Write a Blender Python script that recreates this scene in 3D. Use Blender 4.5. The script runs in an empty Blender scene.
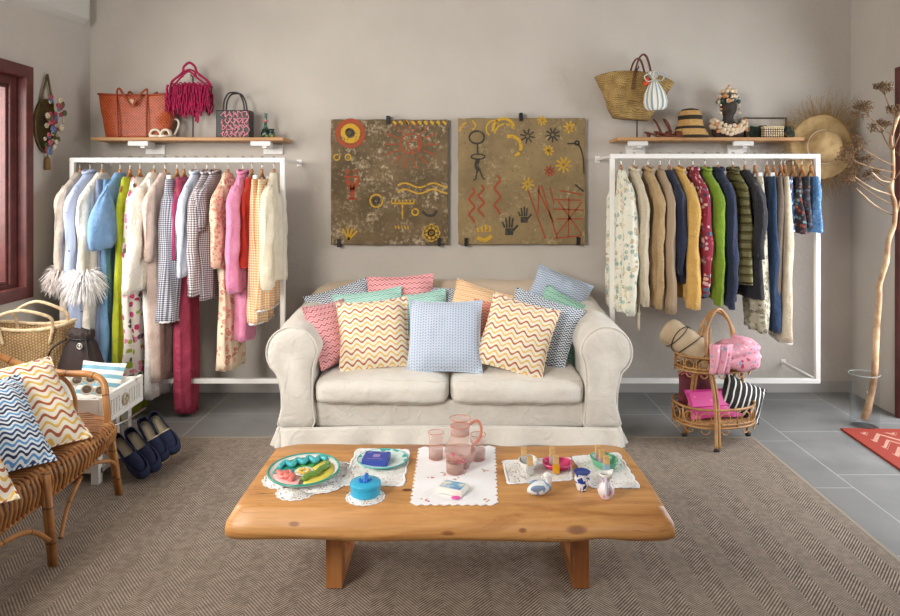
import bpy, bmesh, math, random
from math import sin, cos, pi, radians as R, sqrt, atan2
from mathutils import Vector as V, Matrix, Euler, noise as MN
SC = bpy.context.scene
COL = SC.collection
# ------------------------------------------------------------------ camera, light, exposure
F, VX, VY, EYE = 681.0, 457.0, 190.0, 1.5       # focal length in px, vanishing point, eye height
cd = bpy.data.cameras.new('camera'); cam = bpy.data.objects.new('camera', cd); COL.objects.link(cam)
cam.location = (0, 0, EYE); cam.rotation_euler = (R(90), 0, 0)
cd.sensor_width = 36; cd.lens = 36*F/900; cd.shift_x = (450-VX)/900; cd.shift_y = (VY-308)/900
cd.clip_start = .05
SC.camera = cam
SC.view_settings.view_transform = 'Standard'; SC.view_settings.look = 'None'
SC.view_settings.gamma = 1; SC.view_settings.use_curve_mapping = False
SC.view_settings.exposure = 0.45
w = bpy.data.worlds.new('world'); SC.world = w; w.use_nodes = True
w.node_tree.nodes['Background'].inputs[0].default_value = (.86, .93, 1.0, 1)
w.node_tree.nodes['Background'].inputs[1].default_value = 0.42
def area(name, loc, target, sx, sy, power, col, spread=180):
    l = bpy.data.lights.new(name, 'AREA'); l.shape = 'RECTANGLE'; l.size = sx; l.size_y = sy
    l.energy = power; l.color = col; l.spread = math.radians(spread)
    o = bpy.data.objects.new(name, l); COL.objects.link(o); o.location = loc
    o.rotation_euler = (V(target)-V(loc)).to_track_quat('-Z', 'Y').to_euler()
    return o
area('window_daylight', (-3.05, 3.2, 1.75), (-.2, 3.9, .5), 1.7, 1.2, 62, (1, .97, .92))
area('front_window_daylight', (-2.3, .3, 2.3), (.1, 4.5, .8), 1.3, 1.3, 44, (1, .95, .88), 110)
area('doorway_daylight', (3.3, 3.6, 1.4), (0, 3.6, .6), 1.6, 2.2, 66, (.92, .96, 1))
area('rear_daylight', (1.2, -1.6, 2.3), (0, 4.5, 1.2), 2.4, 1.6, 10, (.95, .97, 1), 120)  # added fill lamp behind the camera; the front wall has no opening

# ------------------------------------------------------------------ helpers
rnd = random.Random(7)
def at(px, py, Y):                      # a photo pixel at a real distance -> a point in the room
    return V(((px-VX)*Y/F, Y, EYE-(py-VY)*Y/F))
class MB:
    def __init__(s): s.v=[]; s.f=[]; s.uv=[]; s.mi=[]; s.m=0
    def face(s, idx, uv=None):
        s.f.append(tuple(idx)); s.mi.append(s.m)
        s.uv.append(uv or [(0,0)]*len(idx))
    def grid(s, rows, closed=False, loop=False, uoff=0, voff=0):
        b=len(s.v); n=len(rows[0]); m=len(rows)
        for r in rows: s.v += [V(p) for p in r]
        us=[0]; mid=rows[m//2]
        for i in range(n): us.append(us[-1]+(V(mid[(i+1)%n])-V(mid[i])).length)
        vs=[0]
        for j in range(m):
            a=V(rows[j][0]); c=V(rows[(j+1)%m][0]); vs.append(vs[-1]+(c-a).length)
        for j in range(m if loop else m-1):
            for i in range(n if closed else n-1):
                i2=(i+1)%n; j2=(j+1)%m
                s.face((b+j*n+i, b+j*n+i2, b+j2*n+i2, b+j2*n+i),
                       [(us[i]+uoff,vs[j]+voff),(us[i+1]+uoff,vs[j]+voff),(us[i+1]+uoff,vs[j+1]+voff),(us[i]+uoff,vs[j+1]+voff)])
        return b
    def cap(s, b, n, flip=False):
        idx=list(range(b,b+n))
        if flip: idx.reverse()
        s.face(idx, [(s.v[i].x, s.v[i].y) for i in idx])
    def loft(s, rows, caps=True):
        b=s.grid(rows, closed=True); n=len(rows[0])
        if caps: s.cap(b,n,True); s.cap(b+n*(len(rows)-1),n)
        return s
    def box(s, x0,x1,y0,y1,z0,z1, rot=None, org=None):
        P=[V((x,y,z)) for z in (z0,z1) for y in (y0,y1) for x in (x0,x1)]
        return s._box(P,rot,org)
    def _box(s,P,rot=None,org=None):
        b=len(s.v)
        for q in ((0,2,3,1),(4,5,7,6),(0,1,5,4),(2,6,7,3),(0,4,6,2),(1,3,7,5)):
            n=(P[q[1]]-P[q[0]]).cross(P[q[2]]-P[q[0]])
            ax=max(range(3),key=lambda k:abs(n[k])); c=[k for k in (0,1,2) if k!=ax]
            s.face([b+k for k in q],[(P[k][c[0]],P[k][c[1]]) for k in q])
        if rot is not None:
            o=V(org) if org else V((0,0,0)); M=Euler(rot).to_matrix(); P=[M@(p-o)+o for p in P]
        s.v+=P
        return s
    def tube(s, pts, r, n=8, closed=False, flat=1.0, caps=True):
        pts=[V(p) for p in pts]; m=len(pts); rows=[]
        T=[]
        for i in range(m):
            a=pts[i-1] if (i>0 or closed) else pts[i]; c=pts[(i+1)%m] if (i<m-1 or closed) else pts[i]
            d=c-a; T.append(d.normalized() if d.length>1e-9 else V((0,0,1)))
        up=V((0,0,1)) if abs(T[0].z)<.9 else V((1,0,0))
        N=(up-T[0]*up.dot(T[0])).normalized()
        for i in range(m):
            N=(N-T[i]*N.dot(T[i]))
            if N.length<1e-6: N=T[i].orthogonal()
            N.normalize(); B=T[i].cross(N)
            rr=r(i/(m-1)) if callable(r) else (r[i] if isinstance(r,(list,tuple)) else r)
            rows.append([pts[i]+(N*cos(2*pi*k/n)*flat+B*sin(2*pi*k/n))*rr for k in range(n)])
        b=s.grid(rows,closed=True,loop=closed)
        if caps and not closed: s.cap(b,n,True); s.cap(b+n*(m-1),n)
        return s
    def lathe(s, prof, n=32, c=(0,0,0), sx=1, sy=1):
        c=V(c); rows=[[c+V((r*cos(2*pi*k/n)*sx,r*sin(2*pi*k/n)*sy,z)) for k in range(n)] for r,z in prof]
        b=s.grid(rows,closed=True)
        if prof[0][0]>1e-5: s.cap(b,n,True)
        if prof[-1][0]>1e-5: s.cap(b+n*(len(prof)-1),n)
        return s
    def ball(s, c, rx, ry=None, rz=None, n=10, m=6, M=None):
        ry=rx if ry is None else ry; rz=rx if rz is None else rz; c=V(c); rows=[]
        for j in range(m+1):
            a=-pi/2+pi*j/m; q=max(cos(a),1e-4)
            rows.append([V((rx*q*cos(2*pi*k/n),ry*q*sin(2*pi*k/n),rz*sin(a))) for k in range(n)])
        if M is not None: rows=[[M@p for p in r] for r in rows]
        s.grid([[c+p for p in r] for r in rows],closed=True)
        return s
    def ribbon(s, pts, wdt, nrm, th=.002):           # flat stroke raised off a plane
        pts=[V(p) for p in pts]; nrm=V(nrm); rows=[]
        for i,p in enumerate(pts):
            d=(pts[min(i+1,len(pts)-1)]-pts[max(i-1,0)]).normalized(); sd=d.cross(nrm).normalized()*wdt/2
            rows.append([p-sd,p-sd+nrm*th,p+sd+nrm*th,p+sd])
        s.loft(rows); return s
    def xf(s, M, b=0):
        for i in range(b,len(s.v)): s.v[i]=M@s.v[i]
        return s
def spl(P, k=8, closed=False):           # Catmull-Rom
    P=[V(p) for p in P]; n=len(P); out=[]
    for i in range(n if closed else n-1):
        g=(lambda j:P[j%n]) if closed else (lambda j:P[max(0,min(n-1,j))])
        a,b,c,d=g(i-1),g(i),g(i+1),g(i+2)
        for q in range(k):
            t=q/k; out.append(.5*((2*b)+(c-a)*t+(2*a-5*b+4*c-d)*t*t+(3*b-a-3*c+d)*t**3))
    if not closed: out.append(P[-1])
    return out
def sm(a,b,t):
    t=max(0,min(1,(t-a)/(b-a))); return t*t*(3-2*t)
def build(name, mb, mats, parent=None, smooth=True, world=False, bevel=0, sub=0, solid=0):
    me=bpy.data.meshes.new(name)
    vs=mb.v
    if world and parent is not None:
        Mi=(Matrix.Translation(parent.location)@parent.rotation_euler.to_matrix().to_4x4()@Matrix.Diagonal(V((*parent.scale,1)))).inverted(); vs=[Mi@v for v in vs]
    me.from_pydata([tuple(v) for v in vs],[],mb.f)
    ul=me.uv_layers.new(name='uv'); k=0
    flat=[c for f in mb.uv for c in f]
    ul.data.foreach_set('uv',[x for c in flat for x in c])
    for m in (mats if isinstance(mats,(list,tuple)) else [mats]): me.materials.append(m)
    me.polygons.foreach_set('material_index',mb.mi)
    me.polygons.foreach_set('use_smooth',[bool(smooth)]*len(me.polygons))
    bm=bmesh.new(); bm.from_mesh(me)
    bmesh.ops.recalc_face_normals(bm, faces=bm.faces); bm.to_mesh(me); bm.free()
    o=bpy.data.objects.new(name,me); COL.objects.link(o)
    if parent is not None: o.parent=parent
    if bevel:
        m=o.modifiers.new('bevel','BEVEL'); m.width=bevel; m.segments=2; m.limit_method='ANGLE'; m.angle_limit=R(40)
        if smooth: o.modifiers.new('wn','WEIGHTED_NORMAL')
    if sub:
        m=o.modifiers.new('sub','SUBSURF'); m.levels=sub; m.render_levels=sub
    if solid:
        m=o.modifiers.new('solid','SOLIDIFY'); m.thickness=solid; m.offset=0
    return o
def tag(o,label,cat,group=None):
    o['label']=label; o['category']=cat
    if group: o['group']=group
    return o
def thing(name,label,cat,loc=(0,0,0),rot=(0,0,0),group=None):
    o=bpy.data.objects.new(name,None); COL.objects.link(o); o.empty_display_size=.1
    o.location=loc; o.rotation_euler=Euler(rot); return tag(o,label,cat,group)
def struct(name,mb,m,smooth=False,parent=None,**k):
    o=build(name,mb,m,parent,smooth,**k)
    if parent is None: o['kind']='structure'
    return o
def dup(root,loc,rot,label,group=None):
    r=root.copy(); COL.objects.link(r); r.location=loc; r.rotation_euler=Euler(rot); r['label']=label
    if group: r['group']=group
    for ch in list(root.children):
        c=ch.copy(); COL.objects.link(c); c.parent=r
        for g in ch.children:
            d=g.copy(); COL.objects.link(d); d.parent=c
    return r
# ------------------------------------------------------------------ materials
def srgb(c):
    if isinstance(c,str): c=tuple(int(c[i:i+2],16) for i in (0,2,4))
    return tuple((x/255/12.92 if x/255<=.04045 else ((x/255+.055)/1.055)**2.4) for x in c)+(1,)
class S:
    def __init__(s,P,k): s.P=P; s.k=k
    def _m(s,op,*a):
        n=s.P.nt.nodes.new('ShaderNodeMath'); n.operation=op
        for i,x in enumerate((s,)+a):
            if isinstance(x,S): s.P.nt.links.new(x.k,n.inputs[i])
            else: n.inputs[i].default_value=float(x)
        return S(s.P,n.outputs[0])
    def __add__(s,o): return s._m('ADD',o)
    __radd__=__add__
    def __sub__(s,o): return s._m('SUBTRACT',o)
    def __rsub__(s,o): return s._m('MULTIPLY',-1)._m('ADD',o)
    def __mul__(s,o): return s._m('MULTIPLY',o)
    __rmul__=__mul__
    def __truediv__(s,o): return s._m('DIVIDE',o)
    def frac(s): return s._m('FRACT')
    def floor(s): return s._m('FLOOR')
    def sin(s): return s._m('SINE')
    def abs(s): return s._m('ABSOLUTE')
    def lt(s,o): return s._m('LESS_THAN',o)
    def gt(s,o): return s._m('GREATER_THAN',o)
    def max(s,o): return s._m('MAXIMUM',o)
    def min(s,o): return s._m('MINIMUM',o)
    def pow(s,o): return s._m('POWER',o)
    def sqrt(s): return s._m('SQRT')
    def tri(s): return (s.frac()-.5).abs()*2          # 1..0..1 triangle
    def ss(s,a,b):
        n=s.P.nt.nodes.new('ShaderNodeMapRange'); n.interpolation_type='SMOOTHSTEP'
        s.P.nt.links.new(s.k,n.inputs[0]); n.inputs[1].default_value=a; n.inputs[2].default_value=b
        return S(s.P,n.outputs[0])
class Ctx:
    def __init__(P,nt): P.nt=nt; P._t=None
    def tex(P,w):
        if P._t is None: P._t=P.nt.nodes.new('ShaderNodeTexCoord')
        return P._t.outputs[w]
    def sep(P,k):
        n=P.nt.nodes.new('ShaderNodeSeparateXYZ'); P.nt.links.new(k,n.inputs[0]); return [S(P,n.outputs[i]) for i in range(3)]
    def uv(P): return P.sep(P.tex('UV'))[:2]
    def obj(P): return P.sep(P.tex('Object'))
    def vec(P,x,y,z=0):
        n=P.nt.nodes.new('ShaderNodeCombineXYZ')
        for i,a in enumerate((x,y,z)):
            if isinstance(a,S): P.nt.links.new(a.k,n.inputs[i])
            else: n.inputs[i].default_value=a
        return n.outputs[0]
    def noise(P,scale,vec=None,detail=3,rough=.5,dist=0):
        n=P.nt.nodes.new('ShaderNodeTexNoise'); P.nt.links.new(vec if vec is not None else P.tex('Object'),n.inputs['Vector'])
        n.inputs['Scale'].default_value=scale; n.inputs['Detail'].default_value=detail; n.inputs['Roughness'].default_value=rough; n.inputs['Distortion'].default_value=dist
        return S(P,n.outputs['Fac'])
    def vor(P,scale,vec=None,feat='F1',rand=1):
        n=P.nt.nodes.new('ShaderNodeTexVoronoi'); n.feature=feat
        P.nt.links.new(vec if vec is not None else P.tex('UV'),n.inputs['Vector']); n.inputs['Scale'].default_value=scale
        n.inputs['Randomness'].default_value=rand
        if feat=='F1':
            return S(P,n.outputs['Distance']), P.sep(n.outputs['Color'])
        return S(P,n.outputs['Distance'])
    def col(P,c):
        if isinstance(c,S): return c
        n=P.nt.nodes.new('ShaderNodeRGB'); n.outputs[0].default_value=srgb(c); return S(P,n.outputs[0])
    def mix(P,f,a,b):
        n=P.nt.nodes.new('ShaderNodeMix'); n.data_type='RGBA'
        if isinstance(f,S): P.nt.links.new(f.k,n.inputs[0])
        else: n.inputs[0].default_value=f
        for x,i in ((a,6),(b,7)):
            if isinstance(x,S): P.nt.links.new(x.k,n.inputs[i])
            else: n.inputs[i].default_value=srgb(x)
        return S(P,n.outputs[2])
    def ramp(P,f,stops,const=False):
        n=P.nt.nodes.new('ShaderNodeValToRGB'); P.nt.links.new(f.k,n.inputs[0]); e=n.color_ramp.elements
        if const: n.color_ramp.interpolation='CONSTANT'
        while len(e)<len(stops): e.new(.5)
        for i,(p,c) in enumerate(stops): e[i].position=p; e[i].color=srgb(c)
        return S(P,n.outputs[0])
MATS={}
def mat(name, fn, rough=.85, bump=.0, bdist=.003, metal=0, sheen=0, trans=0, ior=1.45, coat=0, spec=None, alpha=None, av=None, emis=0, sss=0):
    if name in MATS: return MATS[name]
    m=bpy.data.materials.new(name); m.use_nodes=True; nt=m.node_tree; P=Ctx(nt)
    b=nt.nodes['Principled BSDF']
    r=fn(P) if callable(fn) else fn
    h=None
    if av is not None: b.inputs['Alpha'].default_value=av
    if isinstance(r,tuple) and isinstance(r[0],S): r,h=r[0],r[1]
    if isinstance(r,S): nt.links.new(r.k,b.inputs['Base Color'])
    else: b.inputs['Base Color'].default_value=srgb(r)
    b.inputs['Roughness'].default_value=rough; b.inputs['Metallic'].default_value=metal
    if spec is not None: b.inputs['Specular IOR Level'].default_value=spec
    if trans: b.inputs['Transmission Weight'].default_value=trans; b.inputs['IOR'].default_value=ior
    if sheen: b.inputs['Sheen Weight'].default_value=sheen
    if coat: b.inputs['Coat Weight'].default_value=coat
    if alpha is not None:
        a=alpha(P); nt.links.new(a.k,b.inputs['Alpha'])
    if h is not None and bump:
        n=nt.nodes.new('ShaderNodeBump'); n.inputs['Strength'].default_value=bump; n.inputs['Distance'].default_value=bdist
        nt.links.new(h.k,n.inputs['Height']); nt.links.new(n.outputs[0],b.inputs['Normal'])
    MATS[name]=m
    return m
TAU=2*pi
def cloth_bump(P,s=90): return P.noise(s,detail=2)+P.noise(8,detail=4,dist=1.0)*4
def plain(name,c,c2=None,rough=.9,bump=.35,sheen=.15):
    def f(P):
        n=P.noise(14,detail=4); return P.mix(n.ss(.3,.7),c,c2 or tuple(int(x*.93) for x in hx(c))), cloth_bump(P)
    return mat(name,f,rough,.45,.012,sheen=sheen)
def hx(c): return tuple(int(c[i:i+2],16) for i in (0,2,4)) if isinstance(c,str) else c
def flatm(name,c,rough=.6,**k): return mat(name,c,rough,**k)
def gingham(name,bg,c,size,edge=None):
    def f(P):
        u,v=P.uv(); a=(u/size).frac().lt(.5); b=(v/size).frac().lt(.5); k=(a+b)*.5
        return P.ramp(k,[(0,bg),(.25,mixc(bg,c,.5)),(.75,c)],True), cloth_bump(P)
    return mat(name,f,.9,.3,.003,sheen=.1)
def mixc(a,b,t): a=hx(a);b=hx(b); return tuple(int(x+(y-x)*t) for x,y in zip(a,b))
def stripes(name,cols,period,axis='u',rough=.9):
    def f(P):
        u,v=P.uv(); q=((u if axis=='u' else v)/period).frac(); n=len(cols)
        return P.ramp(q,[(i/n,c) for i,c in enumerate(cols)],True), cloth_bump(P)
    return mat(name,f,rough,.3,.003,sheen=.1)
def waves(name,bg,cols,period,lam,amp,wd=.5,sharp=False,axis='v'):
    # wavy printed lines, cols cycling
    def f(P):
        u,v=P.uv()
        if axis=='u': u,v=v,u
        s=(u*(TAU/lam)).sin()
        wv=v+s*amp; q=(wv/period); idx=(q/len(cols)).frac(); fr=(q.frac()-.5).abs()
        base=P.ramp(idx,[(i/len(cols),c) for i,c in enumerate(cols)],True) if len(cols)>1 else P.col(cols[0])
        k=fr.lt(wd*.5)
        return P.mix(k,bg,base), cloth_bump(P)
    return mat(name,f,.9,.3,.003,sheen=.1)
def floral(name,bg,cols,scale,thr=.38,line=None,rings=0):
    def f(P):
        d,c=P.vor(scale); n=P.noise(scale*2.2,P.tex('UV'),detail=2)
        d2=d+(n-.5)*.35
        r=P.ramp(c[0],[(i/len(cols),q) for i,q in enumerate(cols)],True)
        k=d2.lt(thr)
        if rings: k=k._m('MULTIPLY',(d2*rings).frac().gt(.35))
        out=P.mix(k,bg,r)
        if line:
            e=P.vor(scale*.8,feat='DISTANCE_TO_EDGE'); out=P.mix(e.lt(.04),out,line)
        return out, cloth_bump(P)
    return mat(name,f,.9,.3,.003,sheen=.1)
def weave(name,c1,c2,su=60,sv=90,rough=.7,bump=.8,bd=.004):
    def f(P):
        u,v=P.uv(); row=(v*sv).floor(); a=(u*su+row*.5).frac(); b=(v*sv).frac()
        h=((a-.5).abs()*-2+1)*((b-.5).abs()*-2+1); n=P.noise(30,detail=3)
        return P.mix((h*1.2+n*.8-.4).ss(0,.9),c2,c1), h
    return mat(name,f,rough,bump,bd)
def woodm(name,c1,c2,c3,axis=0,sc=1.0,rough=.45,coat=.0):
    def f(P):
        o=P.obj(); q=list(o); 
        st=[9.0,9.0,9.0]; st[axis]=.9
        vv=P.vec(*[q[i]*(st[i]*sc) for i in range(3)])
        n=P.noise(1.3,vv,detail=6,rough=.62,dist=1.2); f2=P.noise(9,vv,detail=4)
        g=(n*9).frac(); base=P.ramp(n,[(.3,c3),(.48,c1),(.62,c2),(.75,c1)])
        kn=P.noise(3,detail=3)
        return P.mix((f2*.5+g*.12).ss(.2,.6),P.mix(kn.ss(.55,.75),base,c3),base), f2
    return mat(name,f,rough,.15,.002,coat=coat)
# ------------------------------------------------------------------ room shell
XL,XR,YB,ZC = -2.72, 2.92, 5.05, 3.3
def wall_f(P):
    n=P.noise(1.2,detail=5); m=P.noise(22,detail=5,rough=.65)
    return P.mix(n.ss(.3,.7),(201,194,185),(190,183,174)), n*6+m*1.2
WALL=mat('wall_plaster',wall_f,.92,.35,.012)
CEIL=mat('ceiling_plaster',lambda P:(P.col((214,212,206)),P.noise(3,detail=5)*4),.92,.3,.01)
def tile_f(P):
    x,y,z=P.obj(); cx=((x-2.0)/.612); ci=cx.floor(); yy=(y-3.43-(ci+1)*.157)/.64
    fx=cx.frac(); fy=yy.frac()
    gx=(fx-.5).abs().gt(.5-.0045); gy=(fy-.5).abs().gt(.5-.0045); g=gx.max(gy)
    n=P.noise(2.5,detail=6,rough=.6); n2=P.noise(.9,detail=2)
    base=P.mix(n.ss(.3,.72),(112,112,112),(142,141,139)); base=P.mix(n2.ss(.35,.7),base,(128,128,126))
    return P.mix(g,base,(178,177,174)), g*-1+n*.1
TILE=mat('floor_tile',tile_f,.5,.3,.002)
mb=MB().box(XL-.2,XR+1.2,-2.2,YB+.2,-.08,0); struct('floor',mb,TILE)
mb=MB().box(XL-.2,XR+.2,-2.2,YB+.2,ZC,ZC+.1); struct('ceiling',mb,CEIL)
def sub_wall(mb,w): return mb
struct('wall_front',MB().box(XL-.2,XR+.2,-2.35,-2.2,0,ZC),WALL)
struct('wall_back',MB().box(XL-.2,XR+.2,YB,YB+.15,0,ZC),WALL)
# left wall with the window opening, right wall with the doorway
WY0,WY1,WZ0,WZ1=2.55,4.27,.84,2.23
mb=MB(); mb.box(XL-.2,XL,-2.2,WY0,0,ZC); mb.box(XL-.2,XL,WY1,YB,0,ZC); mb.box(XL-.2,XL,WY0,WY1,0,WZ0); mb.box(XL-.2,XL,WY0,WY1,WZ1,ZC)
struct('wall_left',mb,WALL)
DY0,DY1=2.9,4.46
mb=MB(); mb.box(XR,XR+.2,DY1,YB,0,ZC); mb.box(XR,XR+.2,DY0,DY1,2.26,ZC); mb.box(XR,XR+.2,-2.2,DY0,0,ZC)
struct('wall_right',mb,WALL)
# plastered beam along the left wall, falling slightly towards the room
rows=[]
for Y,zb in ((-2.2,2.42),(4.0,2.64),(4.93,2.705),(4.99,2.80)):
    o=.055 if Y<4.95 else .01
    rows.append([(XL-.02,Y,zb-.03),(XL+o-.03,Y,zb),(XL+o,Y,zb+.03),(XL+o+.02,Y,ZC),(XL-.02,Y,ZC)])
struct('trim_1',MB().loft(rows),CEIL,bevel=.01)
struct('baseboard_back',MB().box(XL,XR,YB-.012,YB,0,.085),mat('baseboard_paint',(176,172,168),.7),bevel=.003)
RED=mat('red_brown_paint',lambda P:(P.mix(P.noise(12,detail=4).ss(.3,.7),(98,46,42),(78,36,34)),P.noise(30)),.45,.2,.002)
# window: architrave, stepped frame, sash, glass
wn=struct('window_1',MB(),RED) if False else None
def ring(mb,y0,y1,z0,z1,wd,x0,x1):
    mb.box(x0,x1,y0,y0+wd,z0,z1); mb.box(x0,x1,y1-wd,y1,z0,z1); mb.box(x0,x1,y0+wd,y1-wd,z0,z0+wd); mb.box(x0,x1,y0+wd,y1-wd,z1-wd,z1)
mb=MB(); ring(mb,WY0-.06,WY1+.06,WZ0-.02,WZ1+.05,.075,XL-.03,XL+.03)
ring(mb,WY0,WY1,WZ0,WZ1,.03,XL-.2,XL-.03)
win=build('window_1',mb,RED,None,False,bevel=.005); win['kind']='structure'
mb=MB(); ring(mb,WY0+.03,WY1-.03,WZ0+.03,WZ1-.03,.05,XL-.075,XL-.03); ring(mb,WY0+.08,WY1-.08,WZ0+.08,WZ1-.08,.02,XL-.075,XL-.045)
mb.box(XL-.1,XL-.05,(WY0+WY1)/2-.04,(WY0+WY1)/2+.04,WZ0+.1,WZ1-.1)
build('window_sash',mb,RED,win,False,bevel=.004)
mb=MB().box(XL-.095,XL-.09,WY0+.09,WY1-.09,WZ0+.09,WZ1-.09)
build('window_pane',mb,mat('window_glass',(120,120,120),.03,av=.06),win,False)
struct('wall_exterior',MB().box(-4.7,-4.6,2.5,10,-1,4.5),mat('pink_render',(226,190,178),.9))
# doorway frame
mb=MB(); mb.box(XR-.02,XR+.2,DY1,DY1+.055,0,2.31); mb.box(XR-.02,XR+.2,DY0-.055,DY0,0,2.31); mb.box(XR-.02,XR+.2,DY0,DY1,2.26,2.31)
d=build('door_1',mb,RED,None,False,bevel=.004); d['kind']='structure'
# rug
def rug_f(P):
    x,y,z=P.obj(); bw=.088; c=(x/bw); sgn=((c/2).frac().lt(.5))*2-1; fx=c.frac()
    d=((y*1.0+sgn*(fx*bw)*1.15)/.0160).frac(); yarn=(x/.007+y/.03).frac()
    n=P.noise(40,detail=3); n2=P.noise(1.1,detail=3); k=(d-.5).abs().gt(.26)
    lt=P.mix(n.ss(.3,.7),(178,164,148),(148,134,120)); dk=P.mix(n.ss(.3,.7),(86,71,60),(66,55,47))
    b=P.mix(sgn.gt(0)*.22,P.mix(k,lt,dk),(150,136,124))
    edge=(fx-.5).abs().gt(.47)
    return P.mix(n2.ss(.3,.7)*.18,b,(150,134,118)), k*-1+yarn*.3
RUG=mat('herringbone_sisal',rug_f,.95,.5,.004)
RX1=1.79
mb=MB().box(-2.65,RX1-.02,.2,4.09,0,.011)
rg=thing('area_rug','large brown and cream herringbone woven rug under the coffee table','rug',(-.4,2.2,0))
build('rug_field',mb,RUG,rg,False,world=True)
mb=MB(); mb.box(RX1-.02,RX1,.2,4.11,0,.012); mb.box(-2.65,RX1-.02,4.09,4.11,0,.012)
build('rug_binding',mb,mat('rug_binding',(150,140,126),.9),rg,False,world=True)
# red kilim at the doorway
def kilim_f(P):
    x,y,z=P.obj(); u=x/.17; v=y/.22; zz=(u.tri()-.5)*.55+(v*1.0); a=(zz*2).frac(); b=(v*3+u.tri()*1.6).frac()
    edge=(x.abs().gt(.52)).max(y.abs().gt(.66)); n=P.noise(60)
    c=P.mix(a.lt(.40)*b.lt(.85),(146,50,34),(188,140,120)); c=P.mix(edge,c,(150,50,34))
    return P.mix(n.ss(.4,.7)*.3,c,(140,48,36)), (y/.012).tri()
mb=MB().box(-.6,.6,-.73,.73,0,.012)
k=build('kilim_rug',mb,mat('kilim',kilim_f,.95,.5,.004),None,False)
k.location=(2.96,3.50,.0); k.rotation_euler=(0,0,R(-3)); tag(k,'small red kilim rug with pale zigzags on the tiles by the doorway','rug')

# ------------------------------------------------------------------ sofa
def linen_f(P):
    n=P.noise(5,detail=5); w1=P.noise(160,detail=2); x,y,z=P.obj()
    return P.mix(n.ss(.3,.7),(228,223,214),(218,212,202)), n*3.5+P.noise(11,detail=5,dist=1.2)*2.8+w1*.25
LIN=mat('linen_slipcover',linen_f,.92,.32,.012,sheen=.2)
TAN=mat('tan_sofa_back',lambda P:(P.mix(P.noise(4,detail=5).ss(.3,.7),(204,186,164),(196,176,154)),P.noise(12,detail=4)*3),.92,.4,.01,sheen=.2)
SX=-.045
sofa=thing('sofa','cream linen slipcovered two seat sofa with rolled arms against the back wall','sofa',(SX,4.45,0))
def nz(p,s,a,seed=0):
    q=V(p)*s+V((seed,seed*1.7,0)); return V(MN.noise_vector(q))*a
def arm(sx):
    mb=MB(); xi=.80; xo=1.02; xc=.922; r=.152; zc=.548
    prof=[(xi+.0,.10),(xi,.25),(xi-.002,.45)]
    for k in range(13):
        a=pi-(pi+.9)*k/12; prof.append((xc+r*cos(a),zc+r*sin(a)))
    prof+=[(1.0,.38),(.985,.30),(.985,.20),(.995,.10)]
    cx=sum(p[0] for p in prof)/len(prof); cz=sum(p[1] for p in prof)/len(prof)
    P=spl([(p[0],0,p[1]) for p in prof],3,closed=True)
    rows=[]
    ys=[(3.985,.0),(3.975,.5),(3.978,.85),(3.99,.975),(4.005,1.0)]+[(4.05+.9*i/26,1.0) for i in range(27)]
    for y,q in ys:
        row=[]
        for p in P:
            x=cx+(p.x-cx)*q; z=cz+(p.z-cz)*q; z+=max(0,z-.35)*max(0,y-4.05)*.22
            d=nz((x,y,z),9,.007,3*sx)+nz((x,y,z),3,.010,sx)+nz((x*2,y*.6,z),19,.004,sx)
            d+=V((0,0,.0))
            row.append((sx*(x+d.x*q),y+d.y*.5,z+d.z*q))
        rows.append(row)
    mb.loft(rows); mb.xf(Matrix.Translation((SX,0,0)))
    o=build('arm',mb,LIN,sofa,world=True)
    m2=MB(); m2.tube([(SX+sx*(cx+(p.x-cx)*.985),3.988,cz+(p.z-cz)*.985) for p in P],.005,6,closed=True)
    build('piping',m2,LIN,o)
    bpy.data.objects[o.children[0].name if o.children else o.name]
    for c in o.children: c.location=(-sofa.location.x,-sofa.location.y,0)
    return o
arm(-1); arm(1)
# seat base, front panel
mb=MB(); mb.box(SX-.80,SX+.80,4.035,4.95,.09,.25); build('seat_base',mb,LIN,sofa,world=True,bevel=.02)
# skirt
mb=MB(); P=[]
def sk(x,y,n,fl):
    return x,y
path=[(SX-.99,4.93),(SX-.995,4.5),(SX-1.0,4.02),(SX-.985,3.975),(SX-.9,3.968),(SX-.4,4.0),(SX,4.005),(SX+.4,4.0),(SX+.9,3.968),(SX+.985,3.975),(SX+1.0,4.02),(SX+.995,4.5),(SX+.99,4.93)]
pp=spl([(a,b,0) for a,b in path],26)
rows=[]
for j in range(9):
    t=j/8; z=.112-(.106)*t; row=[]
    for i,p in enumerate(pp):
        d=(pp[min(i+1,len(pp)-1)]-pp[max(0,i-1)]).normalized(); n=V((d.y,-d.x,0))
        w=.011*sin(i*.35+2*sin(i*.043))+.012*MN.noise(V((i*.09,0,3)))
        q=p-n*-1*0+n*(.004+.030*t+w*t*1.6)
        row.append((q.x,q.y,z))
    rows.append(row)
mb.grid(rows); build('skirt',mb,LIN,sofa,world=True,solid=.006)
mb=MB(); mb.tube([p+V((0,-.003,.112)) if abs(p.x-SX)<.98 else p+V((0,0,.112)) for p in pp],.005,6); build('skirt_piping',mb,LIN,sofa,world=True)
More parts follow.
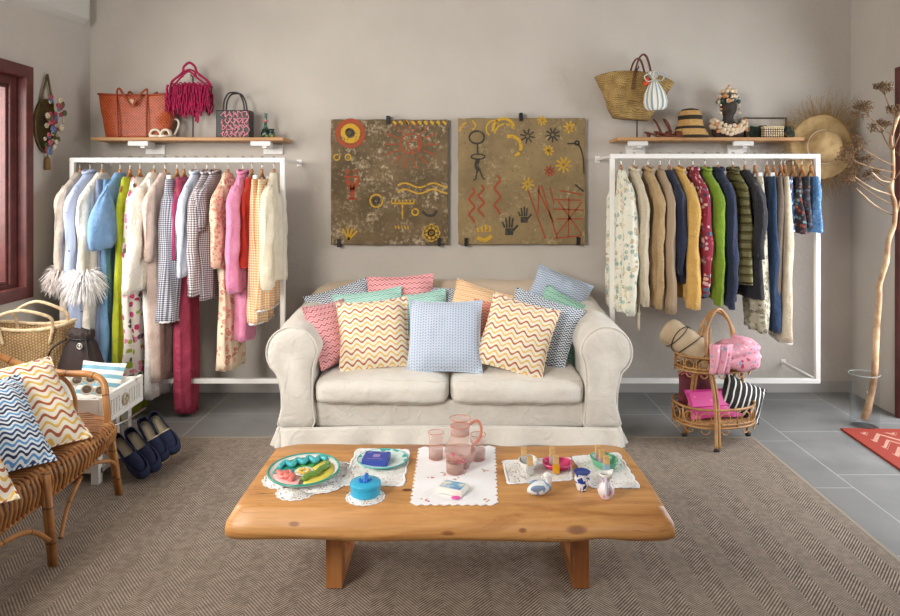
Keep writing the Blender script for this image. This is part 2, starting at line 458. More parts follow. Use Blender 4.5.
def slab(x0,x1,y0,y1,z0,z1,crown,seed,rnd_=.05,nx=34,ny=22):
    # soft box cushion: closed loops around the Y-Z section swept along X
    rows=[]
    for i in range(nx+1):
        u=-1+2*i/nx; e=max(0,1-abs(u)**10)**.35; x=(x0+x1)/2+u*(x1-x0)/2
        row=[]
        N=52
        for k in range(N):
            a=2*pi*k/N; c,s_=cos(a),sin(a); q=4.5
            rr=(abs(c)**q+abs(s_)**q)**(-1/q); yy=rr*c; zz=rr*s_
            ins=1-(1-e)*.25
            Y=(y0+y1)/2+yy*(y1-y0)/2*ins; Z=(z0+z1)/2+zz*(z1-z0)/2*(.55+.45*e)
            if zz>0: Z+=crown*(1-u*u)**.6*max(0,1-yy*yy)**.5*zz*1.0
            if yy<-.5: Y-=.018*(1-u*u)*(1-zz*zz)
            d=nz((x,Y,Z),6,.010,seed)+nz((x,Y,Z),17,.005,seed)
            row.append((x+d.x*.3,Y+d.y*.8,Z+d.z))
        rows.append(row)
    return MB().loft(rows), rows
def piping_of(rows,ks,o,parentloc,r=.0045):
    mb=MB()
    for k in ks: mb.tube([V(rw[k]) for rw in rows[1:-1]],r,6)
    return mb
for x0,x1,sd in ((-.805,-.002,1),(.002,.805,5)):
    m,rows=slab(SX+x0,SX+x1,3.975,4.78,.225,.385,.035,sd)
    o=build('seat_cushion',m,LIN,sofa,world=True)
    pm=piping_of(rows,(20,32),o,None)
    po=build('piping',pm,LIN,o); po.location=(-sofa.location.x,-sofa.location.y,0)
# back
mb=MB(); rows=[]
for i in range(31):
    u=-1+2*i/30; x=SX+u*1.02; zt=.855-.03*abs(u)**6+.004*sin(i*1.1); e=1-.12*abs(u)**12
    sec=[(4.80,.12),(4.76,.45),(4.80,zt-.05),(4.835,zt-.01),(4.88,zt+.005),(4.94,zt-.005),(4.975,zt-.04),(4.985,.45),(4.98,.12)]
    rows.append([(x,y,z*e if z>.5 else z) for y,z in sec])
mb.loft(rows); build('back',mb,TAN,sofa,world=True)
for x0,x1,sd in ((-.77,-.005,9),(.005,.77,13)):
    m,rows=slab(SX+x0,SX+x1,4.56,4.80,.37,.77,.0,sd)
    build('back_cushion',m,LIN,sofa,world=True)

# ------------------------------------------------------------------ throw cushions
def pillow(wd,ht,t,seed=0,N=22):
    mb=MB(); b=0; idx={}
    for side in (1,-1):
        rows=[]
        for j in range(N+1):
            v=-1+2*j/N; row=[]
            for i in range(N+1):
                u=-1+2*i/N
                pr=max(0,(1-abs(u)**2.4))**.62*max(0,(1-abs(v)**2.4))**.62
                x=u*wd/2*(1-.07*(1-v*v)*abs(u)**2); z=v*ht/2*(1-.07*(1-u*u)*abs(v)**2)
                y=-side*t/2*pr
                if 0<i<N and 0<j<N:
                    wr=MN.noise(V((x*11+seed,z*11,side*3)))*.012+MN.noise(V((x*28+seed,z*28,side)))*.004
                    y+=wr*(.3+pr)*-side
                    y+= -side*-.014*math.exp(-((abs(u)-.93)**2+(abs(v)-.93)**2)*18)
                row.append(V((x,y,z)))
            rows.append(row)
        b0=len(mb.v)
        for r_ in rows: mb.v+=r_
        for j in range(N):
            for i in range(N):
                ids=[b0+j*(N+1)+i,b0+j*(N+1)+i+1,b0+(j+1)*(N+1)+i+1,b0+(j+1)*(N+1)+i]
                mb.face(ids,[(mb.v[q].x+wd/2,mb.v[q].z+ht/2) for q in ids])
    return mb
def leanM(x,z):
    x=V(x).normalized(); z=V(z); z=(z-x*z.dot(x)).normalized(); return Matrix((x,z.cross(x),z)).transposed()
def cushion(label,m,px,py,Y,wd,ht,roll=0,lean=22,yaw=0,t=.165,seed=0,group='throw cushions on the sofa',pipe=None,name='throw_cushion',cen=None,Mx=None):
    c=V(cen) if cen else at(px,py,Y)
    o=thing(name,label,'cushion',c,(0,0,0),group)
    M=Mx if Mx is not None else Matrix.Rotation(R(yaw),3,'Z')@Matrix.Rotation(R(-lean),3,'X')@Matrix.Rotation(R(roll),3,'Y')
    down=M@V((0,0,-ht/2)); 
    o.location=c+down; o.rotation_euler=M.to_euler()
    mb=pillow(wd,ht,t,seed); mb.xf(Matrix.Translation((0,0,ht/2)))
    build('cushion_cover',mb,m,o)
    e=MB(); N=22; pts=[]
    def bp(u,v): return (u*wd/2*(1-.07*(1-v*v)*abs(u)**2),0,ht/2+v*ht/2*(1-.07*(1-u*u)*abs(v)**2))
    for i in range(N): pts.append(bp(-1+2*i/N,-1))
    for i in range(N): pts.append(bp(1,-1+2*i/N))
    for i in range(N): pts.append(bp(1-2*i/N,1))
    for i in range(N): pts.append(bp(-1,1-2*i/N))
    e.tube(pts,.0035,6,closed=True); build('seam',e,pipe or m,o)
    return o
M_yb=waves('ochre_brown_wave','f4ebd9',['e6c06a','b5673c'],.0315,.068,.012,.38)
M_pk=waves('pink_wave','f0b9bb',['b8454d','e58f93'],.0175,.034,.006,.42)
M_nv=waves('navy_wave','e6ecf2',['2b3a52','566a86'],.0165,.032,.0065,.5)
M_tl=waves('teal_wave','bfe0d6',['6cb7a6','8fcabc'],.0165,.036,.0045,.4)
M_gn=waves('green_wave','a8d0c0',['69a892','8cc0ab'],.0165,.034,.004,.45)
M_bg=waves('peach_wave','f3d6ae',['d99a6b','e3b482'],.0155,.03,.005,.4)
M_cr=waves('coral_wave','e8a890',['cf735c'],.02,.03,.005,.5)
M_bl2=waves('bluegrey_fleck','c0cbdb',['8797af'],.0165,.03,.0035,.4)
def lattice_f(P):
    u,v=P.uv(); a=(u/.0165).tri(); b=(v/.0165+(u/.033).tri()*1.0).tri(); k=(a*b)
    return P.mix(k.gt(.42),(203,214,230),(138,158,190)), cloth_bump(P)
M_lb=mat('light_blue_lattice',lattice_f,.9,.3,.003,sheen=.1)
C=cushion
# rear row
C('navy zigzag cushion, leftmost of those lying back on the sofa',M_nv,345,316,4.66,.46,.42,-17,14,8,seed=11)
C('pink and red zigzag cushion standing highest behind the left cushions',M_pk,401,306,4.66,.46,.42,-3,10,0,seed=12)
C('navy zigzag cushion half hidden behind the central light blue one',M_nv,452,318,4.64,.44,.42,2,14,0,seed=13)
C('light blue grey cushion propped high against the wall at the sofa right',M_bl2,560,291,4.68,.40,.24,22,16,-6,seed=14,t=.12)
C('pale teal cushion behind the left ochre and brown one',M_tl,370,322,4.50,.46,.42,-7,18,4,seed=15)
C('pale teal cushion between the pink cushion and the light blue one',M_tl,424,323,4.53,.34,.42,-8,18,0,seed=16)
C('pale peach cushion leaning behind the right ochre wave cushion',M_bg,480,318,4.52,.44,.42,17,16,0,seed=17)
C('coral red cushion of which one edge shows beside the central blue one',M_cr,498,332,4.38,.36,.38,6,18,-8,seed=18,t=.1)
C('sea green cushion, rightmost against the right sofa arm',M_gn,562,329,4.50,.44,.44,24,18,-16,seed=19)
# front row
C('rosy pink wave cushion standing against the left sofa arm',M_pk,0,0,0,.42,.40,seed=20,cen=(-.775,4.30,.60),Mx=leanM((.5,.86,0),(-.36,.16,.9)))
C('navy and white zigzag cushion in front of the sea green one',M_nv,539,331,4.33,.46,.44,17,20,-14,seed=21)
C('ochre and brown wave cushion beside the pink one on the left',M_yb,374,334,4.24,.45,.44,-5,24,4,seed=22)
C('light blue lattice cushion in the centre of the sofa',M_lb,445,336,4.19,.46,.45,0,24,-2,seed=23)
C('ochre and brown wave cushion right of the sofa centre',M_yb,517,336,4.16,.43,.45,15,24,-8,seed=24)

# ------------------------------------------------------------------ coffee table
def tw_f(P):
    x,y,z=P.obj(); vv=P.vec(x*1.1,y*7,z*9); n=P.noise(1.2,vv,detail=6,rough=.6,dist=1.4)
    vf=P.vec(x*3,y*60,z*60); f=P.noise(1.6,vf,detail=4); b=P.noise(2.4,detail=3)
    c=P.ramp(n,[(.28,(160,100,50)),(.45,(200,144,84)),(.58,(216,160,98)),(.74,(176,116,60))])
    c=P.mix(f.ss(.35,.7)*.35,c,(176,120,66)); c=P.mix(b.ss(.55,.75)*.5,c,(186,122,62))
    kd,kc=P.vor(2.3,P.vec(x*1.0,y*1.6,z*1.6)); c=P.mix(kd.lt(.045),c,(110,64,36))
    cr=P.noise(2.0,P.vec(x*1.3,y*14,z*16),detail=2); c=P.mix(((cr-.5).abs().lt(.0022))*b.gt(.56),c,(92,56,32))
    for kx,kz,sx_,sz_ in ((.43,.365,.030,.010),(.0,.350,.022,.007),(-.52,.372,.016,.006),(.25,.36,.012,.006)):
        e=((x-kx)/sx_).pow(2)+((z-kz)/sz_).pow(2)+(n-.5)*1.5
        c=P.mix(e.ss(2.2,.2)*.75*y.lt(-.2).max(y.lt(2.4)*y.gt(2.0)),c,(120,66,38))
    return c, f+n*2
TW=mat('golden_slab_wood',tw_f,.42,.15,.002,coat=.05)
LW=woodm('table_leg_wood','a86b38','b67a45','8a5328',2,1.0,.5)
tb=thing('coffee_table','low golden wood coffee table with a live edge slab top','table',(-.03,2.6,0))
rows=[]; NX=60
for i in range(NX+1):
    t=i/NX; x=-.757+1.457*t; q=2*t-1
    yb=2.905+.012*sin(7*t)+.01*MN.noise(V((t*6,1,0)))-.03*max(0,abs(q)-.9)*10*(abs(q)>.9)
    yf=2.325+.010*MN.noise(V((t*5,4,0)))+.008*sm(.9,1,abs(q))+.02*sin(5*t+1)*.4
    ex=.046+.012*MN.noise(V((t*7,9,0)))
    zb=.322+.006*MN.noise(V((t*8,2,0)))+.012*math.exp(-((t-.84)/.05)**2)
    k=1.0
    bx=x+ (q*.024)
    sec=[(x,yb,.40),(x,yb-.02,.419),(x,yb-.12,.42),(x,(yb+yf)/2,.42),(x,yf+.10,.42),(x,yf+.012,.4197),(x,yf+.002,.4175),(x,yf-.006,.409),(bx,yf-ex*.7,.375),(bx,yf-ex*1.05,.350),(bx,yf-ex*.9,zb+.002),(bx,yf+.03,zb-.004),(bx,(yb+yf)/2,.325),(bx,yb-.04,.336),(bx,yb+.01,.35)]
    if i in (0,NX):
        cy=sum(s_[1] for s_ in sec)/len(sec); cz=sum(s_[2] for s_ in sec)/len(sec)
        sec=[(a+ (-.0 if i==0 else .0),cy+(b-cy)*.985,cz+(c-cz)*.9) for a,b,c in sec]
    rows.append([V(s_)+V((.014*( (1-((s_[1]-2.5)/.35)**2) if abs(q)>.0 else 0)*max(0,abs(q)-.6)/.4*(1 if q>0 else -.25),0,0)) for s_ in sec])
build('table_top',MB().loft(rows),TW,tb,world=True)
for x0 in (-.490,.432):
    mb=MB(); x1=x0+.062; mb.box(x0,x1,2.54,2.605,.012,.335); mb.box(x0,x1,2.605,2.86,.012,.065); mb.box(x0,x1,2.80,2.86,.065,.335); mb.box(x0,x1,2.605,2.80,.285,.335)
    build('leg_frame',mb,LW,tb,False,world=True,bevel=.004)
# ------------------------------------------------------------------ shelves and clothes racks
WHITE=mat('white_metal',(236,234,230),.4)
SHW=woodm('shelf_oak','bd8d5c','c99b6a','a87846',0,1.4,.5)
def shelf(x0,x1,b,label):
    o=thing('wall_shelf',label,'shelf',((x0+x1)/2,4.92,1.848),(0,0,0),'oak wall shelves')
    build('board',MB().box(x0,x1,4.80,5.048,1.848,1.872),SHW,o,False,world=True,bevel=.003)
    for x in b:
        m=MB(); m.box(x-.085,x+.055,4.83,4.86,1.815,1.8475); m.box(x-.01,x+.02,4.86,5.03,1.80,1.8475)
        k=build('bracket',m,WHITE,o,False,world=True)
        build('wall_plate',MB().box(x-.05,x+.09,5.03,5.048,1.765,1.835),WHITE,k,False).location=(-o.location.x,-o.location.y,-o.location.z)
shelf(-2.58,-1.225,(-2.25,-1.38),'oak shelf above the rack of pale and gingham clothes')
shelf(1.130,2.45,(1.30,2.05),'oak shelf above the rack of dark and floral clothes')
YR=4.57
def rack(x0,x1,label,bs):
    t=.031; z0,z1=.205,1.716+bs
    o=thing('clothes_rack',label,'clothes rack',((x0+x1)/2,YR,z0),(0,0,0),'white wall mounted clothes racks')
    m=MB(); m.box(x0,x1,YR-t/2,YR+t/2,z1-t,z1); build('rail',m,WHITE,o,False,world=True,bevel=.002)
    for x in (x0+t/2,x1-t/2): build('post',MB().box(x-t/2,x+t/2,YR-t/2,YR+t/2,z0+t,z1-t),WHITE,o,False,world=True,bevel=.002)
    build('bottom_rail',MB().box(x0,x1,YR-t/2,YR+t/2,z0,z0+t),WHITE,o,False,world=True,bevel=.002)
    for x in (x0+t/2,x1-t/2):
        for z in (z0,z1-t):
            m=MB().box(x-.010,x+.010,YR+t/2,YB-.006,z+.006,z+t-.006)
            k=build('wall_arm',m,WHITE,o,False,world=True)
            f=build('wall_plate',MB().box(x-.018,x+.018,YB-.008,YB-.001,z-.010,z+.040),WHITE,k,False); f.location=-o.location
    return o
rack(-2.592,-1.153,'white metal wall rack holding the pale, pink and gingham clothes',0)
rack(1.025,2.432,'white metal wall rack holding the mustard, green and navy clothes',.026)
HW=woodm('hanger_wood','a8703f','b8814d','8a5630',1,2,.4)
STEEL=mat('steel_wire',(190,188,184),.3,metal=1)
HANG=None
def make_hanger(label,group,hw,loc,rz):
    o=thing('clothes_hanger',label,'hanger',loc,(0,0,rz),group)
    m=MB(); P=spl([(0,-hw*.93,-.128),(0,-hw*.75,-.098),(0,-hw*.3,-.036),(0,0,-.006),(0,hw*.3,-.036),(0,hw*.75,-.098),(0,hw*.93,-.128)],5)
    m.tube(P,.007,8,flat=.7); m.tube([(0,0,-.03),(0,0,.012),(0,0,.026)],[.011,.011,.007],8); build('arm',m,HW,o)
    m=MB(); zc=.058; P=[(0,0,.0),(0,0,.028)]+[(0,.0195*sin(a)*1,zc+.0195*-cos(a)) for a in [R(q) for q in range(10,250,20)]]
    P=[(0,0,.0),(0,.0,.045)]+[(0,-.0275*sin(a),.083-.0275*cos(a)) for a in [R(q) for q in range(0,-250,-20)]]
    m.tube(spl(P,2),.0021,6); build('hook',m,STEEL,o)
    return o
_hn={}
def hanger(x,label,group,hw=.19,rz=0):
    global HANG
    loc=(x,YR,1.617+(.026 if x>0 else 0))
    if hw not in _hn: _hn[hw]=make_hanger(label,group,hw,loc,rz); return _hn[hw]
    return dup(_hn[hw],loc,(0,0,rz),label,group)
def sp(c,e): return (abs(c)**e)*(1 if c>=0 else -1)
def feathers(mb,c,rx,ry,rz,n,ln,seed):
    r=random.Random(seed)
    for i in range(n):
        a=r.uniform(0,TAU); d=V((cos(a)*r.uniform(.3,1),sin(a)*r.uniform(.3,1),r.uniform(-1,.35))).normalized()
        p0=V(c)+V((d.x*rx*.4,d.y*ry*.4,d.z*rz*.3)); L=ln*r.uniform(.6,1.15)
        p1=p0+d*L*.55+V((0,0,.012)); p2=p0+d*L+V((r.uniform(-.01,.01),r.uniform(-.01,.01),-L*.35))
        pts=spl([p0,p1,p2],4); sd=d.cross(V((r.uniform(-1,1),r.uniform(-1,1),r.uniform(-1,1)))).normalized()
        b=len(mb.v); w0=.0034
        for k,p in enumerate(pts):
            ww=w0*(1-k/len(pts)*.85); mb.v+=[p-sd*ww,p+sd*ww]
        for k in range(len(pts)-1): mb.face((b+2*k,b+2*k+1,b+2*k+3,b+2*k+2))
    return mb
WZ=lambda py,Y=4.37: EYE-(py-VY)*Y/F
def garment(name,label,cat,px,py,m,hw=.20,hem=None,sleeve=None,sm_=None,rz=0,th=.034,top=1.617,kind='top',group='clothes on the left rack',collar=None,feather=None,seed=None,fold=1.0,nearY=4.37,shift=0,cut=0,trim=None,waist=None,sr=(.045,.05),shmat=None,hl=None,clipm=None):
    top+=.018 if px>457 else 0; seed=seed if seed is not None else int(px); r=random.Random(seed)
    x=(px-VX)*YR/F; z1=WZ(py,nearY); L=top-z1; hem=hem or hw
    o=thing(name,label,cat,(x+shift,YR,z1),(0,0,R(rz+(-3 if px<457 else 4 if px<750 else -8)+random.Random(px).uniform(-2,2))),group)
    mb=MB(); N=44; rows=[]
    if kind=='top':   st=[(0,.046,.020),(.015,.060,.024),(.050,hw*.50,.026),(.085,hw*.74,.029),(.12,hw*.93,.031),(.18,hw,th)]
    elif kind=='strap': st=[(.03,hw*.5,.018),(.05,hw*.62,.022),(.10,hw*.68,.026),(.17,hw*.9,.029),(.22,hw,.031)]
    else:             st=[(.045,hw*.96,.014),(.055,hw*.97,.018),(.085,hw*.98,.022),(.14,hw,.028)]
    nst=20; d0=st[-1][0]
    for k in range(1,nst+1):
        t=k/nst; a=hw+(hem-hw)*t
        if waist: a*=1-(1-waist)*math.exp(-((t-.3)/.2)**2)
        st.append((d0+(L-d0)*t,a,th*(1.05+.15*t)))
    ph=r.uniform(0,6); ph2=r.uniform(0,6)
    for d,a,b in st:
        t=d/L; row=[]; g=sm(.06,.5,t)
        for k in range(N):
            q=TAU*k/N; y=a*sp(sin(q),.8); xx=b*sp(cos(q),.75)
            f=fold*g*(.012*sin(y*46+ph+t*2.5)+.010*sin(y*95+ph2-t*3)+.012*MN.noise(V((y*22,d*2.5,seed+3))))
            xx+=f+ .006*g*MN.noise(V((y*9,d*4,seed)))
            y2=y+.012*g*MN.noise(V((xx*20,d*5,seed+9)))
            zz=L-d
            if d>L-.001: zz+=cut*(-y/hw)*.5+.006*sin(y*40+ph)
            row.append((xx,y2,zz))
        rows.append(row)
    mb.grid(rows,closed=True)
    nm={'top':'bodice','strap':'bodice','skirt':'skirt_panel'}[kind]
    if cat in('trousers','shorts'): nm='leg_panel'
    build(nm,mb,m,o,sub=0,solid=.002)
    if sleeve:
        ln,shape=sleeve
        for s in (-1,1):
            sl=MB(); rows=[]; n=18
            for k in range(n+1):
                t=k/n; d=.088+t*(ln-.026)
                ra,rb=sr[0]+(sr[1]-sr[0])*t,th*.92-.004*t
                ra*=min(1,.45+t*4)*(1-.22*sm(.90,.94,t))*(1+.05*sin(t*8+seed))
                yo=s*(hw-.028+.028*sm(0,.25,t)-.01*t)
                cap=sm(-.06,.15,t)
                if shape=='puff': q=sm(0,.7,t)*(1-.18*sm(.88,1,t)); ra=.04+.085*q; rb=.03+.03*q; yo=s*(hw-.03+.04*q)
                if shape=='bell': ra=sr[0]+(sr[1]-sr[0])*t**1.5; yo=s*(hw-.02+.05*t)
                if shape=='puff': cap=sm(-.1,.22,t)
                ra*=cap; rb*=.35+.65*cap; yo-=s*.030*(1-cap); rows_=None
                row=[]
                for i in range(24):
                    q=TAU*i/24; xx=rb*sp(cos(q),.9); yy=ra*sin(q)
                    f=.011*MN.noise(V((xx*25,yy*25+seed,d*9+s)))+.0065*sin(q*4+ph+t*5)*sm(0,.3,t)
                    if shape=='puff': f+=.006*sin(q*9+ph)*(1 if t>.05 else 0)
                    row.append((xx+f+.004*sin(t*9+seed),yo+yy*(1+f*8),L-d+(.018*sin(q)*-s if k==n else 0)))
                rows.append(row)
            sl.grid(rows,closed=True); so=build('sleeve',sl,sm_ or m,o,solid=.002)
            if feather and (s<0 or True):
                fm=MB(); feathers(fm,(0,s*(hw-.01),L-.062-ln),.03,.05,.03,1500 if s<0 else 200,feather[0],seed+s)
                build('feather_trim',fm,feather[1],so,smooth=False)
    if collar:
        cm=MB(); cm.tube([(.027*cos(a),.068*sin(a),L+.004+.010*cos(a*2)) for a in [TAU*i/20 for i in range(20)]],.009,8,closed=True,flat=1.2)
        build('collar',cm,collar,o)
    if trim:
        tm=MB(); pts=[V(p)+V((0,0,0)) for p in rows[-1]] if not sleeve else None
        q=[(th*1.25*cos(TAU*i/60),hem*1.0*sp(sin(TAU*i/60),.8),-.004+.006*abs(sin(i*.9))) for i in range(60)]
        tm.tube(q,.007,6,closed=True); build('hem_trim',tm,trim,o)
    if clipm:
        for s in (-1,1):
            c2=MB().box(-.012,.012,s*hw*.7-.012,s*hw*.7+.012,L-.075,L-.02); build('clip',c2,clipm,o,False)
    return o
# materials of the clothes
g1=plain('greige_cotton','c9bdb0','bdb0a2'); lil=mat('lilac_dotted',lambda P:(P.mix(P.vor(22)[0].lt(.12),(176,190,222),(96,108,150)),cloth_bump(P)),.9,.3,.003)
crm=plain('cream_linen','efe8da','e6dccb'); wht=plain('white_cotton','f2f0ec','e6e4e0'); blu=plain('sky_blue_cotton','7fa6cf','6f97c2'); tealb=plain('teal_blue','6b92b2','5d86a8')
chart=plain('chartreuse','b4bb23','a3ab1c'); pkb=plain('pink_beige','dcc6ba','cfb7ab'); mau=plain('mauve_grey','b7a39c','aa958e')
flo1=floral('pink_green_floral','efe6dd',['e04f86','9fae3c','5b5a58','e887a8','efe6dd','c23a6c'],24,.45)
gnv=gingham('navy_gingham','eef0f4','4a4a63',.0135); gbr=gingham('brown_gingham','efe9e6','564450',.0150); gor=gingham('orange_gingham','f5e6cf','e0a05c',.0165)
mag=plain('magenta_cotton','b5446f','a53a62'); crim=plain('crimson_satin','b8415f','a43653',rough=.5,sheen=0); pbl=plain('pale_blue_cotton','dfe6f3','cfd8ea')
por=floral('peach_paisley','f0c9ae',['d96b52','c9584a','e68f6c'],46,.42,rings=7); pfl=floral('cream_red_floral','f2dcc0',['d9685a','e08d6a','c8564c','f2dcc0'],26,.45,rings=7)
pnk=plain('bright_pink_cotton','ee9dc0','e58bb2'); red=plain('red_cotton','cf3a2c','bd3226'); feaw=mat('white_feather',(250,248,248),.9); feag=mat('grey_feather',(222,212,206),.9)
lace=plain('white_lace','f6f4f2','eae8e6'); CLIP=mat('clip_plastic',(235,235,235),.4); gray=plain('blue_grey_cotton','8a93ad','7c86a2'); navl=plain('slate_navy','46536d','3c4860')
LG='clothes on the left rack'
L_=[ # px,label,kind..., params
 dict(px=80,name='feather_cuff_blouse',label='greige blouse with grey feather cuffs, leftmost on the left rack',cat='blouse',py=348,m=g1,sleeve=(.60,None),feather=(.10,feag),hem=.21,sr=(.045,.06)),
 dict(px=90,name='dotted_shirt',label='lilac blue dotted long shirt next to the leftmost feather blouse',cat='shirt',py=344,m=lil,sleeve=(.68,None),collar=lil,sr=(.045,.06)),
 dict(px=102,name='feather_cuff_blouse',label='cream white blouse with big white feather cuffs beside the blue puff sleeve blouse',cat='blouse',py=352,m=crm,sleeve=(.62,None),feather=(.135,feaw),sr=(.045,.065)),
 dict(px=120,name='puff_sleeve_blouse',label='sky blue blouse with a big puff sleeve above the teal blue skirt',cat='blouse',py=240,m=blu,th=.042,sleeve=(.42,'puff'),sm_=blu,hem=.20),
 dict(px=130,name='chartreuse_dress',label='long narrow chartreuse dress beside the blue puff sleeve blouse',cat='dress',py=426,m=chart,kind='strap',hw=.15,hem=.17,collar=None),
 dict(px=140,name='floral_dress',label='long dress with pink flowers and green leaves on white',cat='dress',py=400,m=flo1,kind='strap',hw=.17,hem=.18),
 dict(px=154,name='linen_jacket',label='cream linen jacket with wide sleeves over the long white trousers',cat='jacket',py=288,m=crm,sleeve=(.70,'bell'),sr=(.05,.10),hem=.22,rz=-3,th=.052),
 dict(px=158,name='trousers',label='long white trousers hanging under the cream linen jacket',cat='trousers',py=402,m=wht,kind='skirt',hw=.13,hem=.15,nohang=1),
 dict(px=165,name='long_dress',label='pink beige long dress between white trousers and navy gingham dress',cat='dress',py=384,m=pkb,sleeve=(.5,None),hem=.17,sr=(.04,.05)),
 dict(px=177,name='gingham_skirt',label='long navy and white gingham skirt with white lace hem, held by clips',cat='skirt',py=322,m=gnv,kind='skirt',hw=.17,hem=.22,trim=lace,clipm=CLIP,th=.055),
 dict(px=184,name='cropped_top',label='magenta sleeveless top tucked behind the pale blue shirt',cat='top',py=262,m=mag,kind='strap',hw=.16),
 dict(px=186,name='satin_trousers',label='long crimson satin trousers right of the navy gingham skirt',cat='trousers',py=424,m=crim,kind='skirt',hw=.13,hem=.10,nohang=1,cut=.10,th=.038),
 dict(px=196,name='cotton_shirt',label='pale blue white shirt in front of the brown gingham shirt',cat='shirt',py=262,m=pbl,sleeve=(.60,None),collar=pbl,sr=(.05,.055)),
 dict(px=207,name='gingham_shirt',label='brown and white gingham shirt left of the peach paisley blouse',cat='shirt',py=285,m=gbr,sleeve=(.72,None),collar=gbr,th=.044,sr=(.05,.06)),
 dict(px=215,name='gingham_shirt',label='brown and white gingham shirt, darker and slightly lower, against the peach blouse',cat='shirt',py=300,m=gingham('dark_gingham','ddd5d6','3f3347',.0135),sleeve=(.3,None),collar=gbr),
 dict(px=228,name='paisley_blouse',label='peach blouse with red paisley print and short sleeves',cat='blouse',py=256,m=por,sleeve=(.54,None),sr=(.055,.06)),
 dict(px=232,name='floral_trousers',label='cream trousers with red and orange floral print below the paisley blouse',cat='trousers',py=374,m=pfl,kind='skirt',hw=.15,hem=.17,nohang=1),
 dict(px=243,name='cotton_shirt',label='bright pink shirt with long sleeves and collar',cat='shirt',py=292,m=pnk,sleeve=(.70,None),collar=pnk,th=.044,sr=(.05,.065)),
 dict(px=246,name='pink_trousers',label='bright pink trousers hanging below the pink shirt',cat='trousers',py=345,m=pnk,kind='skirt',hw=.15,hem=.13,nohang=1),
 dict(px=252,name='red_top',label='small red strap top beside the bright pink shirt',cat='top',py=268,m=red,kind='strap',hw=.17,trim=red),
 dict(px=262,name='gingham_dress',label='long orange gingham dress behind the cream cardigan',cat='dress',py=325,m=gor,kind='skirt',hw=.18,hem=.19,trim=lace,clipm=CLIP),
 dict(px=274,name='cardigan',label='cream knitted cardigan, rightmost on the left rack',cat='cardigan',py=282,m=plain('cream_knit','f0e6cf','e6dabf'),sleeve=(.68,None),th=.046,sr=(.05,.06),rz=7,hem=.18),
 dict(px=268,name='gingham_dress',label='shorter orange gingham dress between the long one and the cream cardigan',cat='dress',py=308,m=gor,kind='skirt',hw=.19,hem=.2,trim=lace,nohang=1,nearY=4.5),
]
for d in L_:
    nh=d.pop('nohang',0)
    o=garment(group=None,**d); 
    if not nh: hanger((d['px']-VX)*YR/F,'wooden hanger carrying the '+('darker, lower brown gingham shirt' if 'darker' in o['label'] else o['label'].split(',')[0].split(' beside the blue')[0].split(' above')[0]),'wooden hangers on the left rack',.165 if d.get('kind','top')=='top' else .14,R(d.get('rz',0)-3))
# teal skirt of the puff dress, navy lining pieces
garment('teal_skirt','teal blue long skirt under the blue puff sleeve blouse','skirt',117,400,tealb,kind='skirt',hw=.15,hem=.17,group=None)
garment('slate_trousers','slate blue long trousers behind the cream feather blouse','trousers',109,400,gray,kind='skirt',hw=.14,hem=.14,group=None)
# right rack
tealf=floral('teal_brown_paisley','dfdccb',['7fa39c','a58f6a','5f8580','c9b58b','e8e4d6'],30,.5,rings=7)
crfl=floral('crimson_floral','8a2238',['c9a7b6','4f6d8c','b34a5e','e0b8a8','3e3346'],34,.42)
olp=floral('olive_paisley','c8c2ac',['6f6a50','8f8567','4d4a3c','ded8c4'],34,.5,rings=7)
blf=floral('blue_floral','34598a',['dfe6ee','7fa3cf','9a6a4a','1f3a66'],52,.45); geo=floral('dark_geometric','2c2226',['b05a3a','4a6d86','8a3f30','6d8a8c','2c2226'],42,.45)
dnm=floral('blue_denim_print','5d8fc4',['87b0da','4a78ae'],44,.4); drk=floral('dark_print','33343c',['6c5a58','4d5b70'],44,.4)
RG='x'
def puffer_f(P):
    u,v=P.uv(); k=((v/.055).tri()); return P.mix(k.ss(0,.25),(84,80,42),(104,98,54)), k.ss(0,.5)*3+P.noise(20)
puf=mat('olive_puffer',puffer_f,.5,.8,.008)
def knit_f(P):
    u,v=P.uv(); k=(u/.008).tri()*(v/.006).tri(); return P.mix(k,(160,138,112),(190,168,142)),k
